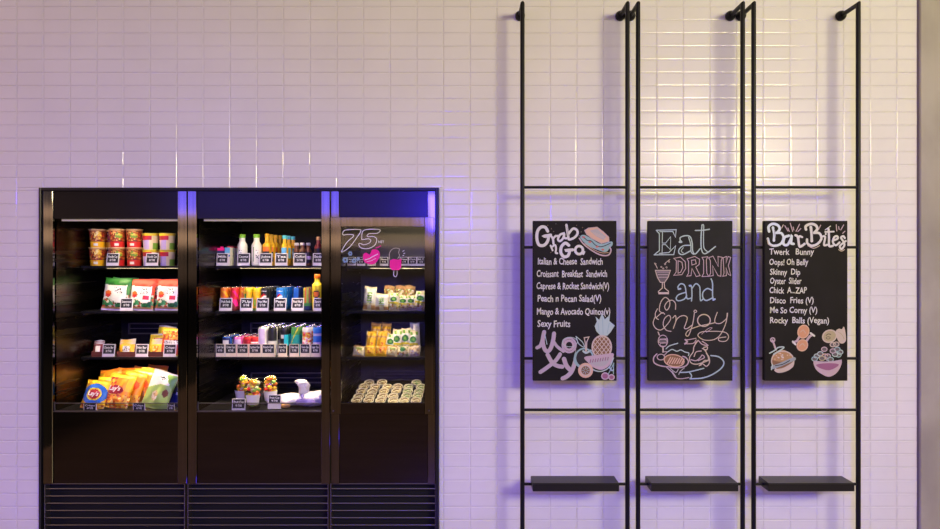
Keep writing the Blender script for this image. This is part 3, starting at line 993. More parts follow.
d.line([(110, 375), (100, 420)], 1.2, MT)
d.fill([(125, 420), (200, 405), (265, 370), (300, 345), (290, 395), (230, 435), (160, 448)], CR)
d.ell(382, 85, 48, 58, 1.0, PE, mat('chalk_terracotta', (0.60, 0.30, 0.15), 0.8), 0.3); d.line([(345, 130), (325, 165), (292, 180)], 2.2, PK); d.line([(288, 172), (312, 198)], 1.8, W_)
d.ell(372, 205, 46, 50, 1.0, PE, mat('chalk_terracotta', (0.60, 0.30, 0.15), 0.8), 0.5); d.line([(410, 165), (435, 130), (462, 112)], 2.4, LP); d.line([(445, 98), (478, 122)], 1.8, W_)
d.line([(355, 90), (380, 70), (400, 100)], 0.5, CR); d.line([(345, 215), (375, 190), (395, 215)], 0.5, CR)
UM = mat('chalk_olive', (0.42, 0.36, 0.20), 0.8)
d.ell(612, 125, 62, 52, 1.3, CR, UM, -0.4); d.fill([(665, 90), (690, 60), (720, 62), (740, 42), (755, 110), (755, 165), (725, 190), (690, 170)], CR)
d.ell(600, 140, 18, 10, 0.5, K_); d.line([(580, 120), (600, 105), (625, 110)], 0.6, K_); d.line([(690, 90), (720, 110), (740, 150)], 0.5, UM)
for cx, cy, m_ in ((500, 300, MT), (480, 325, TL), (530, 280, MT), (690, 290, TL), (705, 265, MT), (660, 285, MT), (680, 240, TL), (640, 255, PK), (565, 240, PK), (600, 320, G_), (570, 300, PE), (595, 300, PK), (640, 200, CR), (670, 195, CR), (620, 330, TL), (545, 320, UM)):
    d.ell(cx, cy, 24, 19, 0.9, m_, mat('chalk_dim', (0.13, 0.11, 0.11), 0.8))
d.fill([(472, 345), (560, 352), (640, 348), (715, 335), (705, 400), (665, 455), (605, 482), (545, 460), (490, 415)], PK)
d.fill([(495, 375), (600, 362), (690, 372), (660, 405), (600, 425), (530, 408)], MG)
d.line([(472, 345), (560, 352), (640, 348), (715, 335)], 1.0, LP)
obj('food_drawing', d.mb, t)

# ------------------------------------------------------------------ goods: builders
_mc = {}


def cached(key, fn):
    if key not in _mc:
        _mc[key] = fn()
    return _mc[key]


def pouch_mesh(key, w, h, th, des, seed=0, nx=30, nz=38, pinch=0.03, crimp=0.05):
    """filled flat bag with crimped ends; des(u, v) -> material, u across, v up"""
    def fn():
        mb = MB()
        rnd = random.Random(seed)
        ph = [rnd.uniform(0, 6.28) for _ in range(6)]

        def prof(u, v):
            a = max(0.0, 1 - abs(2 * u - 1) ** 2.6) ** 0.75
            vv = max(0.0, min(1.0, (v - crimp) / (1 - 2 * crimp)))
            b = max(0.0, 1 - abs(2 * vv - 1) ** 2.8) ** 0.7
            wr = 1 + 0.16 * math.sin(9 * u + 5 * v + ph[0]) * math.sin(7 * v + ph[1]) + 0.10 * math.sin(17 * u - 8 * v + ph[2])
            return a * b * wr

        for sd in (-1, 1):
            base = len(mb.v)
            for j in range(nz + 1):
                v = j / nz
                ww = w * (1 - pinch * math.sin(PI * v)) * (1 + 0.012 * math.sin(23 * v + ph[3]))
                for i in range(nx + 1):
                    u = i / nx
                    t = prof(u, v) * th / 2
                    cr_ = 0.0012 * math.sin(u * 70) if (v < crimp or v > 1 - crimp) else 0.0
                    wav = 0.004 * math.sin(5 * u + ph[4]) * (v > 1 - crimp)
                    mb.v.append(((u - 0.5) * ww, sd * (t + 0.0006) + cr_, v * h + wav))
            for j in range(nz):
                for i in range(nx):
                    q = [base + j * (nx + 1) + i, base + j * (nx + 1) + i + 1, base + (j + 1) * (nx + 1) + i + 1, base + (j + 1) * (nx + 1) + i]
                    mb.f.append(q if sd < 0 else q[::-1])
                    mb.mi.append(mb.mid(des((i + .5) / nx, (j + .5) / nz)))
        n = (nx + 1) * (nz + 1)
        rim = [i for i in range(nx + 1)] + [j * (nx + 1) + nx for j in range(1, nz + 1)] + [nz * (nx + 1) + i for i in range(nx - 1, -1, -1)] + [j * (nx + 1) for j in range(nz - 1, 0, -1)]
        i0 = mb.mid(des(0.5, 0.99))
        for a, b in zip(rim, rim[1:] + rim[:1]):
            mb.f.append([b, a, a + n, b + n]); mb.mi.append(i0)
        return mb.mesh(key, True)
    return cached(key, fn)


def glyph_mesh(key, txt, w, h, m, shear=0.0, bold=0.03):
    def fn():
        mb = MB()
        put_text(mb, txt, -w / 2, w / 2, 0, h, 0, m, bold, shear)
        return mb.mesh(key)
    return cached(key, fn)


def can_mesh(key, r, h, des):
    def fn():
        mb = MB()
        prof = [(r * .80, 0.0), (r * .97, h * .035)] + [(r, h * (.06 + .84 * k / 20)) for k in range(21)] + [(r * .93, h * .95), (r * .84, h * .985)]
        mb.lathe(prof, 36, des)
        mb.disc(r * .8, 0.0, 36, ALU, None, False)
        return mb.mesh(key, True)
    return cached(key, fn)


def can_lid(r, h):
    def fn():
        mb = MB()
        mb.lathe([(r * .845, h * .984), (r * .855, h), (r * .80, h), (r * .77, h * .975), (0.001, h * .975)], 28, ALU)
        mb.box(-r * .2, r * .2, -r * .45, r * .25, h * .976, h * .988, ALU, 0.001)
        return mb.mesh('can_lid', True)
    return cached('lid%.3f%.3f' % (r, h), fn)


def can(label, key, r, h, des, loc, group, rz=0.0):
    t = thing('drink_can', label, 'can', loc, (0, 0, rz), group)
    obj('body', can_mesh(key, r, h, des), t)
    obj('lid', can_lid(r, h), t)
    return t


def price_tag(px, py, y, label, txt, group, w=12.6, h=12.6, black=(0.10, 0.66), cream=False, tilt=-8):
    """black written card in a pale plastic holder"""
    k = S * fx(y)
    W, H = w * k, h * k
    t = thing('price_tag', label, 'price tag', (X(px, y), y, Zz(py, y)), (math.radians(tilt), 0, 0), group)
    hm = TAGC if cream else TAGW
    m = MB()
    m.box(-W / 2, W / 2, 0, 0.003, 0, H, hm, 0.0008)
    m.box(-W / 2, W / 2, 0.003, 0.022, 0, 0.002, hm)
    obj('holder', m, t)
    z0, z1 = H * (1 - black[0] - black[1]), H * (1 - black[0] * .6)
    m = MB(); m.box(-W * .43, W * .43, -0.0012, 0, z0, z1, TAGK)
    cd = obj('card', m, t)
    ls = txt.split('/')
    for i, s_ in enumerate(ls):
        m = MB()
        hh = (z1 - z0) * 0.25
        zz = z1 - (z1 - z0) * (0.42 + 0.40 * i)
        ww = W * (0.74 if i == 0 else 0.46)
        put_text(m, s_, -ww / 2, ww / 2, zz, hh, -0.0016, TXT, 0.02)
        obj('lettering', m, cd)
    return t


SZ = [shelf_z(0), shelf_z(1), shelf_z(2), DECK_Z]

# ------------------------------------------------------------------ case one, shelf one: noodle cups
def cup_parts(key, rb, rt, h, band, top, spot, lid):
    def fn():
        mb = MB()

        def des(a, z):
            v = z / h
            if v < 0.30: return band if not (abs(a - .04) < .05 and .10 < v < .22) else C['white']
            if v > 0.92: return C['tan']
            if math.hypot((a - .10) * 3.2, v - .66) < .24: return spot
            if v < 0.36: return C['darkred']
            return top
        mb.lathe([(rb + (rt - rb) * k / 22, h * k / 22) for k in range(23)], 40, des)
        mb.disc(rb, 0, 40, C['white'], None, False)
        return mb.mesh(key, True)
    def fl():
        mb = MB()
        mb.lathe([(rt, h - .004), (rt + .003, h - .003), (rt + .003, h + .001), (rt - .002, h + .002), (.001, h + .002)], 40, lid)
        return mb.mesh(key + '_lid', True)
    return cached(key, fn), cached(key + 'l', fl)


def noodle(label, key, px, y, z, args, rz=0.0):
    t = thing('noodle_cup', label, 'noodle cup', (X(px, y), y, z), (0, 0, rz), 'noodle cups on the top snack shelf')
    a, b = cup_parts(key, *args)
    obj('cup', a, t); obj('lid', b, t)


LIDT = mat('lid_tan', (0.66, 0.48, 0.26), 0.35); LIDY = mat('lid_lemon', (0.66, 0.55, 0.05), 0.35)
YC = (.043, .052, .127, C['yellow'], P_FOOD, pat('picture_egg', [(.80, .60, .06), (.76, .48, .05), (.82, .70, .30), (.50, .20, .03)], 70), LIDT)
RC = (.043, .052, .127, C['red'], P_FOOD, P_HERB, LIDT)
SC = (.044, .051, .112, C['cream'], C['red'], C['lilac'], LIDY)
yc = 0.345


def small_des():
    pass


def small_cup(key):
    rb, rt, h = .045, .052, .112

    def fn():
        mb = MB()

        def des(a, z):
            v = z / h
            if v > .86: return C['lemon']
            if v > .60 and a < .1: return C['crimson'] if v < .8 else C['red']
            if abs(a + .02) < .07 and v < .62: return C['lilac']
            if a > .12 and v < .4: return C['lime']
            return C['cream']
        mb.lathe([(rb + (rt - rb) * k / 22, h * k / 22) for k in range(23)], 40, des)
        mb.disc(rb, 0, 40, C['white'], None, False)
        return mb.mesh(key, True)
    def fl():
        mb = MB()
        mb.lathe([(rt, h - .004), (rt + .003, h - .003), (rt + .003, h + .001), (rt - .002, h + .002), (.001, h + .002)], 40, LIDY)
        return mb.mesh(key + '_lid', True)
    return cached(key, fn), cached(key + 'l', fl)


for lv in (0, 1):
    w_ = ('lower', 'upper')[lv]
    z = SZ[0] + lv * 0.1295
    noodle('%s noodle cup with yellow base band, at the outer end of its shelf' % w_, 'yc', 97.5, yc, z, YC)
    noodle('%s noodle cup with yellow base band, set behind the red-banded cups' % w_, 'yc', 110.5, yc + 0.11, z, YC, 0.5)
    noodle('%s noodle cup with red base band, beside the yellow-banded cups' % w_, 'rc', 117.5, yc - .012, z, RC, 0.1)
    noodle('%s noodle cup with red base band, beside the yellow-lidded small cups' % w_, 'rc', 134.4, yc, z, RC, -0.15)
    z = SZ[0] + lv * 0.115
    for px, wh in ((150.6, 'beside the red-banded cups'), (167.3, 'beside the drinks case post')):
        t = thing('noodle_cup', '%s small cream noodle cup with lemon lid, %s' % (w_, wh), 'noodle cup', (X(px, yc), yc, z), (0, 0, 0), 'noodle cups on the top snack shelf')
        a, b = small_cup('sc')
        obj('cup', a, t); obj('lid', b, t)
TY = 0.272
G1 = 'price tags on the snack shelves'
price_tag(112.2, 265.7, TY, 'price tag in front of the red-banded noodle cup', 'Noodle Cup/60 THB', G1)
price_tag(151.6, 265.7, TY, 'price tag in front of the small cream noodle cup', 'Noodle Cup/40 THB', G1)

# ------------------------------------------------------------------ seaweed bags
def bagthing(name, label, cat, key, px, y, z, w, h, th, des, lean=12, yaw=0, roll=0, group=None, seed=0, logo=None):
    t = thing(name, label, cat, (X(px, y), y, z), (math.radians(-lean), math.radians(roll), math.radians(yaw)), group)
    obj('bag', pouch_mesh(key, w, h, th, des, seed), t)
    if logo:
        for (txt, lw, lh, lx, lz, m_, sh) in logo:
            obj('lettering', glyph_mesh(key + txt, txt, lw, lh, m_, sh), t, (lx, -th / 2 * 1.2 - 0.002, lz))
    return t


def sea(col, blob):
    def des(u, v):
        if v > .80 - .05 * math.sin(u * 3): return col
        if math.hypot((u - .22) * .9, (v - .50) * 1.15) < .12: return C['red'] if v < .49 else C['orange']
        if abs(u - .60) < .16 and abs(v - .62) < .10: return P_SCR
        if v < .30 + .07 * math.sin(u * 7): return P_LEAF if v > .10 else C['tan'] if v > .05 else C['lilac']
        if u > .9: return col if v > .5 else P_LEAF
        if blob and abs(u - .72) < .13 and abs(v - .40) < .07: return C['red']
        return C['white']
    return des


SG, SR = sea(mat('print_basil', (.02, .17, .02), .35), False), sea(mat('print_tomato', (.55, .04, .012), .35), True)
GS = 'seaweed snack bags on the second snack shelf'
z = SZ[1]
bagthing('snack_bag', 'green-topped seaweed snack bag at the front of its line', 'snack bag', 'sg', 114.2, .315, z, .185, .232, .045, SG, 10, 0, 3, GS, 1)
bagthing('snack_bag', 'green-topped seaweed snack bag standing behind the front green one', 'snack bag', 'sg', 120.5, .385, z, .185, .232, .045, SG, 10, 0, 4, GS, 1)
bagthing('snack_bag', 'red-topped seaweed snack bag beside the green-topped ones', 'snack bag', 'sr', 140.3, .315, z, .170, .220, .045, SR, 10, 0, 3, GS, 2)
bagthing('snack_bag', 'red-topped seaweed snack bag half hidden between two front ones', 'snack bag', 'sr', 152, .385, z, .170, .240, .045, SR, 10, 0, 3, GS, 2)
bagthing('snack_bag', 'red-topped seaweed snack bag beside the drinks case post', 'snack bag', 'sr', 167.0, .315, z, .170, .230, .045, SR, 10, 0, 2, GS, 2)
bagthing('snack_bag', 'red-topped seaweed snack bag behind the one by the post', 'snack bag', 'sr', 172.0, .385, z, .170, .240, .045, SR, 10, 0, 3, GS, 2)
price_tag(126.0, 310.8, TY, 'price tag in front of the seaweed bags', 'Seaweed/50 THB', G1)

# ------------------------------------------------------------------ candy trays and bars
def tray_box(label, px, w, col):
    y = .285
    t = thing('counter_tray', label, 'tray', (X(px, y), y, SZ[2]), group='open counter trays on the third snack shelf')
    W = w * S * fx(y)
    d_, hf, hb = .15, .034, .065
    m = MB()
    m.box(-W / 2, W / 2, 0, d_, 0, .002, col); m.box(-W / 2, W / 2, 0, .002, .002, hf, col); m.box(-W / 2, W / 2, d_ - .002, d_, .002, hb, col)
    obj('tray', m, t)
    for sx in (-1, 1):
        m = MB(); x0, x1 = sx * W / 2, sx * (W / 2 - .002)
        m.poly([(x0, .002, .002), (x0, d_ - .002, .002), (x0, d_ - .002, hb), (x0, .002, hf)], col)
        m.poly([(x1, .002, .002), (x1, .002, hf), (x1, d_ - .002, hb), (x1, d_ - .002, .002)], col)
        m.poly([(x0, .002, hf), (x0, d_ - .002, hb), (x1, d_ - .002, hb), (x1, .002, hf)], col)
        obj('side_panel', m, t)
    return t, W, y


def bar_des(a, b):
    def f(u, v):
        if v < .06 or v > .94: return C['silver']
        if .30 < v < .78 and .25 < u < .75: return b
        return a
    return f


for (px, w, nb, da, db, h0, nm) in ((97.5, 12.5, 3, C['darkred'], C['white'], .085, 'dark red wrapped'), (126.0, 18.8, 4, C['yellow'], P_SCR, .085, 'yellow wrapped'),
                                    (155.2, 15.0, 4, C['lemon'], P_CHIP, .085, 'lemon and orange wrapped')):
    where = {97.5: 'at the shelf end', 126.0: 'between two price tags', 155.2: 'by the orange-red packet'}[px]
    t, W, y = tray_box('brown counter tray of %s bars, %s' % (nm, where), px, w, mat('tray_maroon', (.13, .03, .02), .5))
    for k in range(nb):
        by = y + .020 + k * .032
        o = bagthing('chocolate_bar', '%s bar, %s from the front of its tray' % (nm, ORD[k]), 'chocolate bar', 'bar%d' % px, px + k * .25, by + .012, SZ[2] + .003 + k * .006,
                     W * .84, h0, .020, bar_des(da, db), 14, 0, 0, 'bars in the counter trays', int(px))
BO = bar_des(C['lemon'], P_RED)
for k, (dx, dz, yy) in enumerate(((0, .0, .475), (7, .02, .53))):
    bagthing('snack_packet', '%s yellow snack packet rising behind the lemon bars' % ('front', 'rear')[k], 'snack packet', 'ypack%d' % k, 156.5 + dx, yy, SZ[2], .13, .135 + k * .055, .03, BO, 12, 0, 4, 'yellow packets behind the bars', 5 + k)


def rp(u, v):
    if v > .93 or v < .05: return C['lemon']
    if .42 < v < .58 and .12 < u < .88: return P_SCR
    if v > .6: return P_CHIP
    return mat('print_vermilion', (.78, .08, .01), .35)


bagthing('snack_packet', 'orange-red crisp packet standing by the drinks case post', 'snack packet', 'rp', 170.4, .30, SZ[2], .140, .195, .04, rp, 8, 0, 2, None, 9)
price_tag(108.2, 356.8, TY, 'price tag between the dark red and yellow bars', 'Choco Bar/30 THB', G1)
price_tag(141.4, 356.8, TY, 'price tag between the yellow and lemon bars', 'Nut Bar/30 THB', G1)
price_tag(169.4, 356.8, TY, 'price tag in front of the orange-red packet', 'Crisps/35 THB', G1)

# ------------------------------------------------------------------ crisps on the deck
def lay_blue(u, v):
    e = math.hypot((u - .5) / .52, (v - .50) / .36)
    if e < .48: return C['crimson']
    if e < .60: return C['lemon']
    if e < 1: return C['blue']
    if v < .16: return P_CHIP
    return C['yellow']


def lay_orange(u, v):
    if v > .90: return C['lemon']
    if u < .33 and v > .66: return P_RED
    if math.hypot((u - .36) / .36, (v - .52) / .13) < 1: return C['crimson']
    if v < .40: return P_CHIP
    if u > .75 and v > .5: return C['yellow']
    return mat('print_tangerine', (.82, .26, .01), .35)


def lay_or2(u, v):
    if v > .86: return C['yellow']
    if v < .34: return P_CHIP
    if math.hypot((u - .5) / .36, (v - .60) / .15) < 1: return mat('print_vermilion', (.78, .08, .01), .35)
    return mat('print_tangerine', (.82, .26, .01), .35)


def lay_yel(u, v):
    return mat('print_tangerine', (.82, .26, .01), .35) if (v > .86 or .3 < u < .6) else C['yellow'] if v > .6 else P_CHIP


def green_bag(u, v):
    if v > .94: return C['white']
    if u + v > 1.52: return C['lime']
    if v > .66 or (u < .55 and v > .5 + u * .3): return C['white'] if not (.76 < v < .86 and .35 < u < .8) else P_SCR
    if math.hypot(u - .45, v - .34) < .13: return P_BREAD
    if math.hypot(u - .8, v - .45) < .10: return C['brown']
    return mat('print_sprout', (.34, .50, .12), .35)


def dark_bag(u, v):
    return C['silver'] if (abs(v - .5) < .05 and u > .3) else C['navy'] if v < .5 else C['black']


GC = 'crisp bags on the bottom deck of the snack case'
z = DECK_Z
LG = [("Lay's", .066, .026, .0, .085, C['white'], .15)]
bagthing('crisp_bag', 'blue and yellow crisp bag with red roundel, at the front', 'crisp bag', 'lb', 91.5, .075, z, .158, .190, .055, lay_blue, 20, 0, 6, GC, 3, LG)
bagthing('crisp_bag', 'blue and yellow crisp bag with red roundel, tucked behind its twin', 'crisp bag', 'lb', 102.5, .19, z, .158, .205, .055, lay_blue, 20, 0, 5, GC, 3, LG)
LO = [("Lay's", .072, .03, -.022, .112, C['white'], .15)]
bagthing('crisp_bag', 'front orange crisp bag with red lettering patch, beside the blue ones', 'crisp bag', 'lo', 114.5, .095, z, .165, .225, .055, lay_orange, 20, 0, 7, GC, 4, LO)
for k, (px, yy, hh) in enumerate(((125.5, .152, .235), (134.5, .208, .240), (142.0, .264, .245))):
    bagthing('crisp_bag', 'orange crisp bag, %s in the line behind the front orange bag' % ORD[k], 'crisp bag', 'lo2', px, yy, z, .155, hh if k == 0 else .235, .05, lay_or2, 20, 0, 9, GC, 6)
for k, (px, yy) in enumerate(((108, .315), (121.5, .372), (135, .429), (150, .486))):
    bagthing('crisp_bag', 'yellow crisp bag in the rear row, %s from the outer end' % ORD[k], 'crisp bag', 'ly', px, yy, z + .004, .15, (.215, .225, .235, .235)[k], .05, lay_yel, 18, 0, (-5, 4, 10, 8)[k], GC, 7)
bagthing('crisp_bag', 'large white and green snack bag slanting beside the orange bags', 'crisp bag', 'gb', 153.0, .08, z, .185, .250, .055, green_bag, 18, -8, 12, GC, 8)
bagthing('crisp_bag', 'dark navy snack bag in the corner by the post', 'crisp bag', 'db', 177.5, .13, z, .13, .17, .04, dark_bag, 15, 0, 8, GC, 10)
price_tag(90.0, 410.9, .022, 'black price tag below the blue crisp bag', 'Crisps/40 THB', G1, 13.2, 8.0, (.04, .90), tilt=0)
price_tag(139.0, 410.9, .022, 'black price tag between the orange and green bags', 'Crisps/40 THB', G1, 12.2, 8.0, (.04, .90), tilt=0)
price_tag(171.0, 410.9, .022, 'black price tag below the navy snack bag', 'Crisps/50 THB', G1, 7.0, 8.0, (.04, .90), tilt=0)

# ------------------------------------------------------------------ case two, shelf one: bottles and cartons
def bottle(label, key, loc, r, h, body, lab, cap, group, rcap=.014, lab_z=(.12, .60), neck=.80, cat='bottle', rz=0):
    t = thing('drink_bottle', label, cat, loc, (0, 0, rz), group)

    def fb():
        mb = MB()
        n = h * neck
        pr_ = [(r * .82, 0), (r * .98, h * .03), (r, h * .06), (r, h * lab_z[0]), (r * .97, h * (lab_z[0] + .01)), (r * .97, h * (lab_z[1] - .01)), (r, h * lab_z[1])]
        a = h * (lab_z[1] + .03)
        for k in range(9):
            q = k / 8
            pr_.append((r + (rcap * .92 - r) * (3 * q * q - 2 * q ** 3), a + (n - a) * q))
        pr_ += [(rcap * .92, h * .90)]
        mb.lathe(pr_, 32, body)
        mb.disc(r * .82, 0, 32, C['white'] if callable(body) else body, None, False)
        return mb.mesh(key, True)

    def fl():
        mb = MB()
        mb.lathe([(r * .985, h * (lab_z[0] + .005))] + [(r * .995, h * (lab_z[0] + .01 + (lab_z[1] - lab_z[0] - .02) * k / 16)) for k in range(17)] + [(r * .985, h * (lab_z[1] - .005))], 36, lab)
        return mb.mesh(key + '_label', True)

    def fc():
        mb = MB()
        mb.lathe([(rcap, h * .885), (rcap * 1.05, h * .89), (rcap * 1.05, h * .985), (rcap * .9, h), (.001, h)], 24, cap)
        return mb.mesh(key + '_cap', True)
    b = obj('body', cached(key, fb), t)
    obj('label', cached(key + 'l', fl), t)
    obj('cap', cached(key + 'c', fc), t)
    return t


def carton(label, key, loc, w, dp, h, des, top, group, name='drink_carton', cat='carton', rz=0):
    t = thing(name, label, cat, loc, (0, 0, rz), group)

    def fn():
        mb = MB()
        nx, nz = 12, 20
        for j in range(nz):
            for i in range(nx):
                u0, u1, v0, v1 = i / nx, (i + 1) / nx, j / nz, (j + 1) / nz
                m_ = des((u0 + u1) / 2, (v0 + v1) / 2)
                mb.poly([((u0 - .5) * w, -dp / 2, v0 * h), ((u1 - .5) * w, -dp / 2, v0 * h), ((u1 - .5) * w, -dp / 2, v1 * h), ((u0 - .5) * w, -dp / 2, v1 * h)], m_)
        side = des(.02, .5)
        for sx in (-1, 1):
            x = sx * w / 2
            q = [(x, -dp / 2, 0), (x, dp / 2, 0), (x, dp / 2, h), (x, -dp / 2, h)]
            mb.poly(q if sx > 0 else q[::-1], side)
        mb.poly([(w / 2, dp / 2, 0), (-w / 2, dp / 2, 0), (-w / 2, dp / 2, h), (w / 2, dp / 2, h)], side)
        mb.poly([(-w / 2, -dp / 2, h), (w / 2, -dp / 2, h), (w / 2, dp / 2, h), (-w / 2, dp / 2, h)], top)
        mb.poly([(-w / 2, -dp / 2, 0), (-w / 2, dp / 2, 0), (w / 2, dp / 2, 0), (w / 2, -dp / 2, 0)], side)
        return mb.mesh(key)
    obj('box', cached(key, fn), t)

    def fc():
        mb = MB()
        mb.lathe([(.010, h), (.011, h + .001), (.011, h + .009), (.009, h + .011), (.001, h + .011)], 18, top)
        return mb.mesh(key + '_cap', True)
    obj('cap', cached(key + 'c', fc), t)
    return t


z = SZ[0]
GB = 'bottles and cartons on the top drinks shelf'
carton('dark blue drink carton with pink top, nearest the snack case', 'cblue', (X(222, .33), .33, z), .056, .05, .125, lambda u, v: C['hotpink'] if v > .85 else C['navy'] if v > .5 else C['blue'], C['hotpink'], GB)
for k in range(3):
    y = .32 + .075 * k
    carton('light blue milk carton with red top, %s in its line' % ORD[k], 'cmilk', (X(228.8 + k * 3.4, y), y, z), .036, .05, .128,
           lambda u, v: C['sky'] if (v > .72 or (.3 < v < .45 and u < .6)) else C['blue'] if .5 < v < .62 else C['white'], C['crimson'], GB)


def white_label(a, zz):
    return C['leaf'] if (abs(a + .12) < .012) else P_SCR if (abs(a) < .05 and .05 < zz < .11) else C['white']


GRN = mat('cap_green', (.20, .50, .02), .35)
bottle('white bottle with green cap, beside the light blue cartons', 'bw', (X(242.4, .335), .335, z), .034, .222, C['white'], white_label, GRN, GB, .021)
bottle('white bottle with green cap, beside the yellow juice bottles', 'bw', (X(256.6, .325), .325, z), .034, .222, C['white'], white_label, GRN, GB, .021, rz=.5)


def juice(a, zz):
    if abs(a) < .13 and .03 < zz < .10: return C['black']
    if abs(a) < .13 and .10 <= zz < .135: return C['orange']
    return C['yellow']


for k in range(4):
    y = .325 + k * .075
    bottle('yellow juice bottle with black label, %s in its line' % ORD[k], 'bj', (X(267.0 + k * 4.2, y), y, z), .030, .225, C['yellow'], juice, C['yellow'], GB, .0145, (.12, .60), .76)
CYA = mat('cap_aqua', (.08, .50, .60), .35)
for k in range(3):
    y = .34 + k * .075
    bottle('yellow bottle with aqua cap, %s in its line' % ORD[k], 'ba', (X(284.6 + k * 4.2, y), y, z), .025, .215, C['yellow'], lambda a, zz: C['sky'] if (abs(a) < .14 and zz > .05) else C['yellow'], CYA, GB, .0135, (.12, .60), .76)
for k, (px, y, rz) in enumerate(((296.6, .36, 0), (302.4, .33, .4), (308.2, .36, -.3))):
    bottle('dark coffee bottle with white cap, %s from the yellow bottles' % ORD[k], 'bc', (X(px, y), y, z), .0215, .16 + .003, C['brown'], lambda a, zz: C['lilac'] if (zz > .045 and zz < .07) else C['black'], C['white'], GB, .015)
bottle('tall dark red bottle beside the glass-door case post', 'bt', (X(318.4, .34), .34, z), .027, .205, C['darkred'], lambda a, zz: C['crimson'] if zz < .08 else C['black'], C['tan'], GB, .015)
G2 = 'price tags on the drinks shelves'
for px, w, l, tx in ((222.0, 11.6, 'in front of the dark blue carton', 'Milk/40 THB'), (243.2, 12.6, 'in front of the first green-capped bottle', 'Coconut/60 THB'),
                     (265.4, 13.0, 'in front of the first juice bottle', 'Juice/65 THB'), (281.0, 12.4, 'in front of the aqua-capped bottles', 'Tea/60 THB'),
                     (299.6, 12.8, 'in front of the coffee bottles', 'Coffee/55 THB'), (318.0, 11.0, 'in front of the tall dark red bottle', 'Soda/50 THB')):
    price_tag(px, 265.7, TY, 'price tag ' + l, tx, G2, w, 12.6)

# ------------------------------------------------------------------ shelf two: slim cans
z = SZ[1]
RS, HS = .0282, .163
GN = 'slim cans on the second drinks shelf'


def spiral(c1, c2, c3):
    def f(a, zz):
        q = a * 9 + zz * 38
        k = math.floor(q) % 3
        if zz > HS * .86: return c1
        if zz < .03: return c3
        return (c1, c1, c2)[k] if zz > .075 else (c2, c3, c2)[k]
    return f


def pepsi(bg):
    def f(a, zz):
        e = math.hypot(a * 2 * PI * RS, zz - .095)
        if e < .0215:
            w_ = (zz - .095) - .006 * math.sin(a * 22 + .4)
            return C['red'] if w_ > .004 else C['white'] if w_ > -.006 else C['blue']
        if abs(a) < .10 and .130 < zz < .142: return P_SCR
        if .02 < zz < .03 and abs(a) < .1: return C['silver']
        return bg
    return f


PBLK, PBLU = pepsi(C['black']), pepsi(mat('print_azure', (.01, .19, .66), .3))


def lemon_des(a, zz):
    if zz > .13: return C['lemon']
    if abs(a + .08) < .06 and .05 < zz < .12: return C['leaf']
    if abs(a - .08) < .05 and .03 < zz < .08: return C['lime']
    return C['yellow'] if zz > .02 else C['lime']


def stripes(a, zz):
    k = math.floor(a * 26) % 4
    if zz < .05: return C['leaf'] if zz > .03 else C['navy']
    return (C['lemon'], C['leaf'], C['orange'], C['navy'])[k]


rows = [(224.6, 'orange', spiral(C['orange'], C['yellow'], C['darkred']), 2, 'co', 0), (234.4, 'red', spiral(C['red'], C['hotpink'], C['darkred']), 2, 'cr', 0), (243.0, 'amber', spiral(C['orange'], C['yellow'], C['red']), 2, 'cam', .05),
        (248.4, 'lemon yellow', lemon_des, 2, 'cl', 0), (257.0, 'lime and yellow', lambda a, zz: lemon_des(a + .12, zz), 2, 'cl2', 0),
        (265.0, 'black cola', PBLK, 5, 'cp', 0), (280.6, 'bright blue cola', PBLU, 5, 'cb', 0),
        (297.0, 'navy blue', lambda a, zz: C['navy'] if (abs(a) > .12 or zz < .06) else C['blue'], 2, 'cn', .045), (307.6, 'striped green and orange', stripes, 2, 'cs', .03)]
for (px, nm, des, n, key, back) in rows:
    for k in range(n):
        y = .330 + back + k * .0595
        x = X(px, .330 + back)
        can('%s slim can, %s in its line from the shelf edge' % (nm, ORD[k]), key, RS, HS, des, (x, y, z), GN, random.uniform(-.08, .08))
bottle('bright yellow sports drink bottle with orange cap beside the post', 'bg', (X(317.4, .335), .335, z), .036, .255, C['lemon'],
       lambda a, zz: (C['orange'] if math.hypot(a * 2 * PI * .036, zz - .115) < .02 else C['black'] if math.hypot(a * 2 * PI * .036, zz - .115) < .027 else C['lemon']), C['orange'], None, .020, (.10, .66))
for px, w, l, tx in ((225.4, 12.6, 'in front of the orange slim can', 'Fruit Soda/50 THB'), (246.0, 12.4, 'in front of the lemon yellow cans', '7Up/50 THB'), (262.2, 12.0, 'in front of the black cola can', 'Pepsi Max/50 THB'),
                     (279.8, 12.2, 'in front of the bright blue cola can', 'Pepsi/50 THB'), (297.4, 12.2, 'in front of the navy blue cans', 'Red Bull/60 THB'), (317.6, 8.6, 'in front of the yellow sports drink', 'Sport/60 THB')):
    price_tag(px, 311.0, TY, 'price tag ' + l, tx, G2, w, 13.0)

# ------------------------------------------------------------------ shelf three: short and tall cans
z = SZ[2]
GM = 'cans on the third drinks shelf'
RT = .0325


def patch(bg, fg, lo, hi, wd=.12, f2=None):
    def f(a, zz):
        if abs(a) < wd and lo < zz < hi: return fg
        if f2 and abs(a) < wd * 1.6 and lo - .02 < zz < hi + .02: return f2
        return bg
    return f


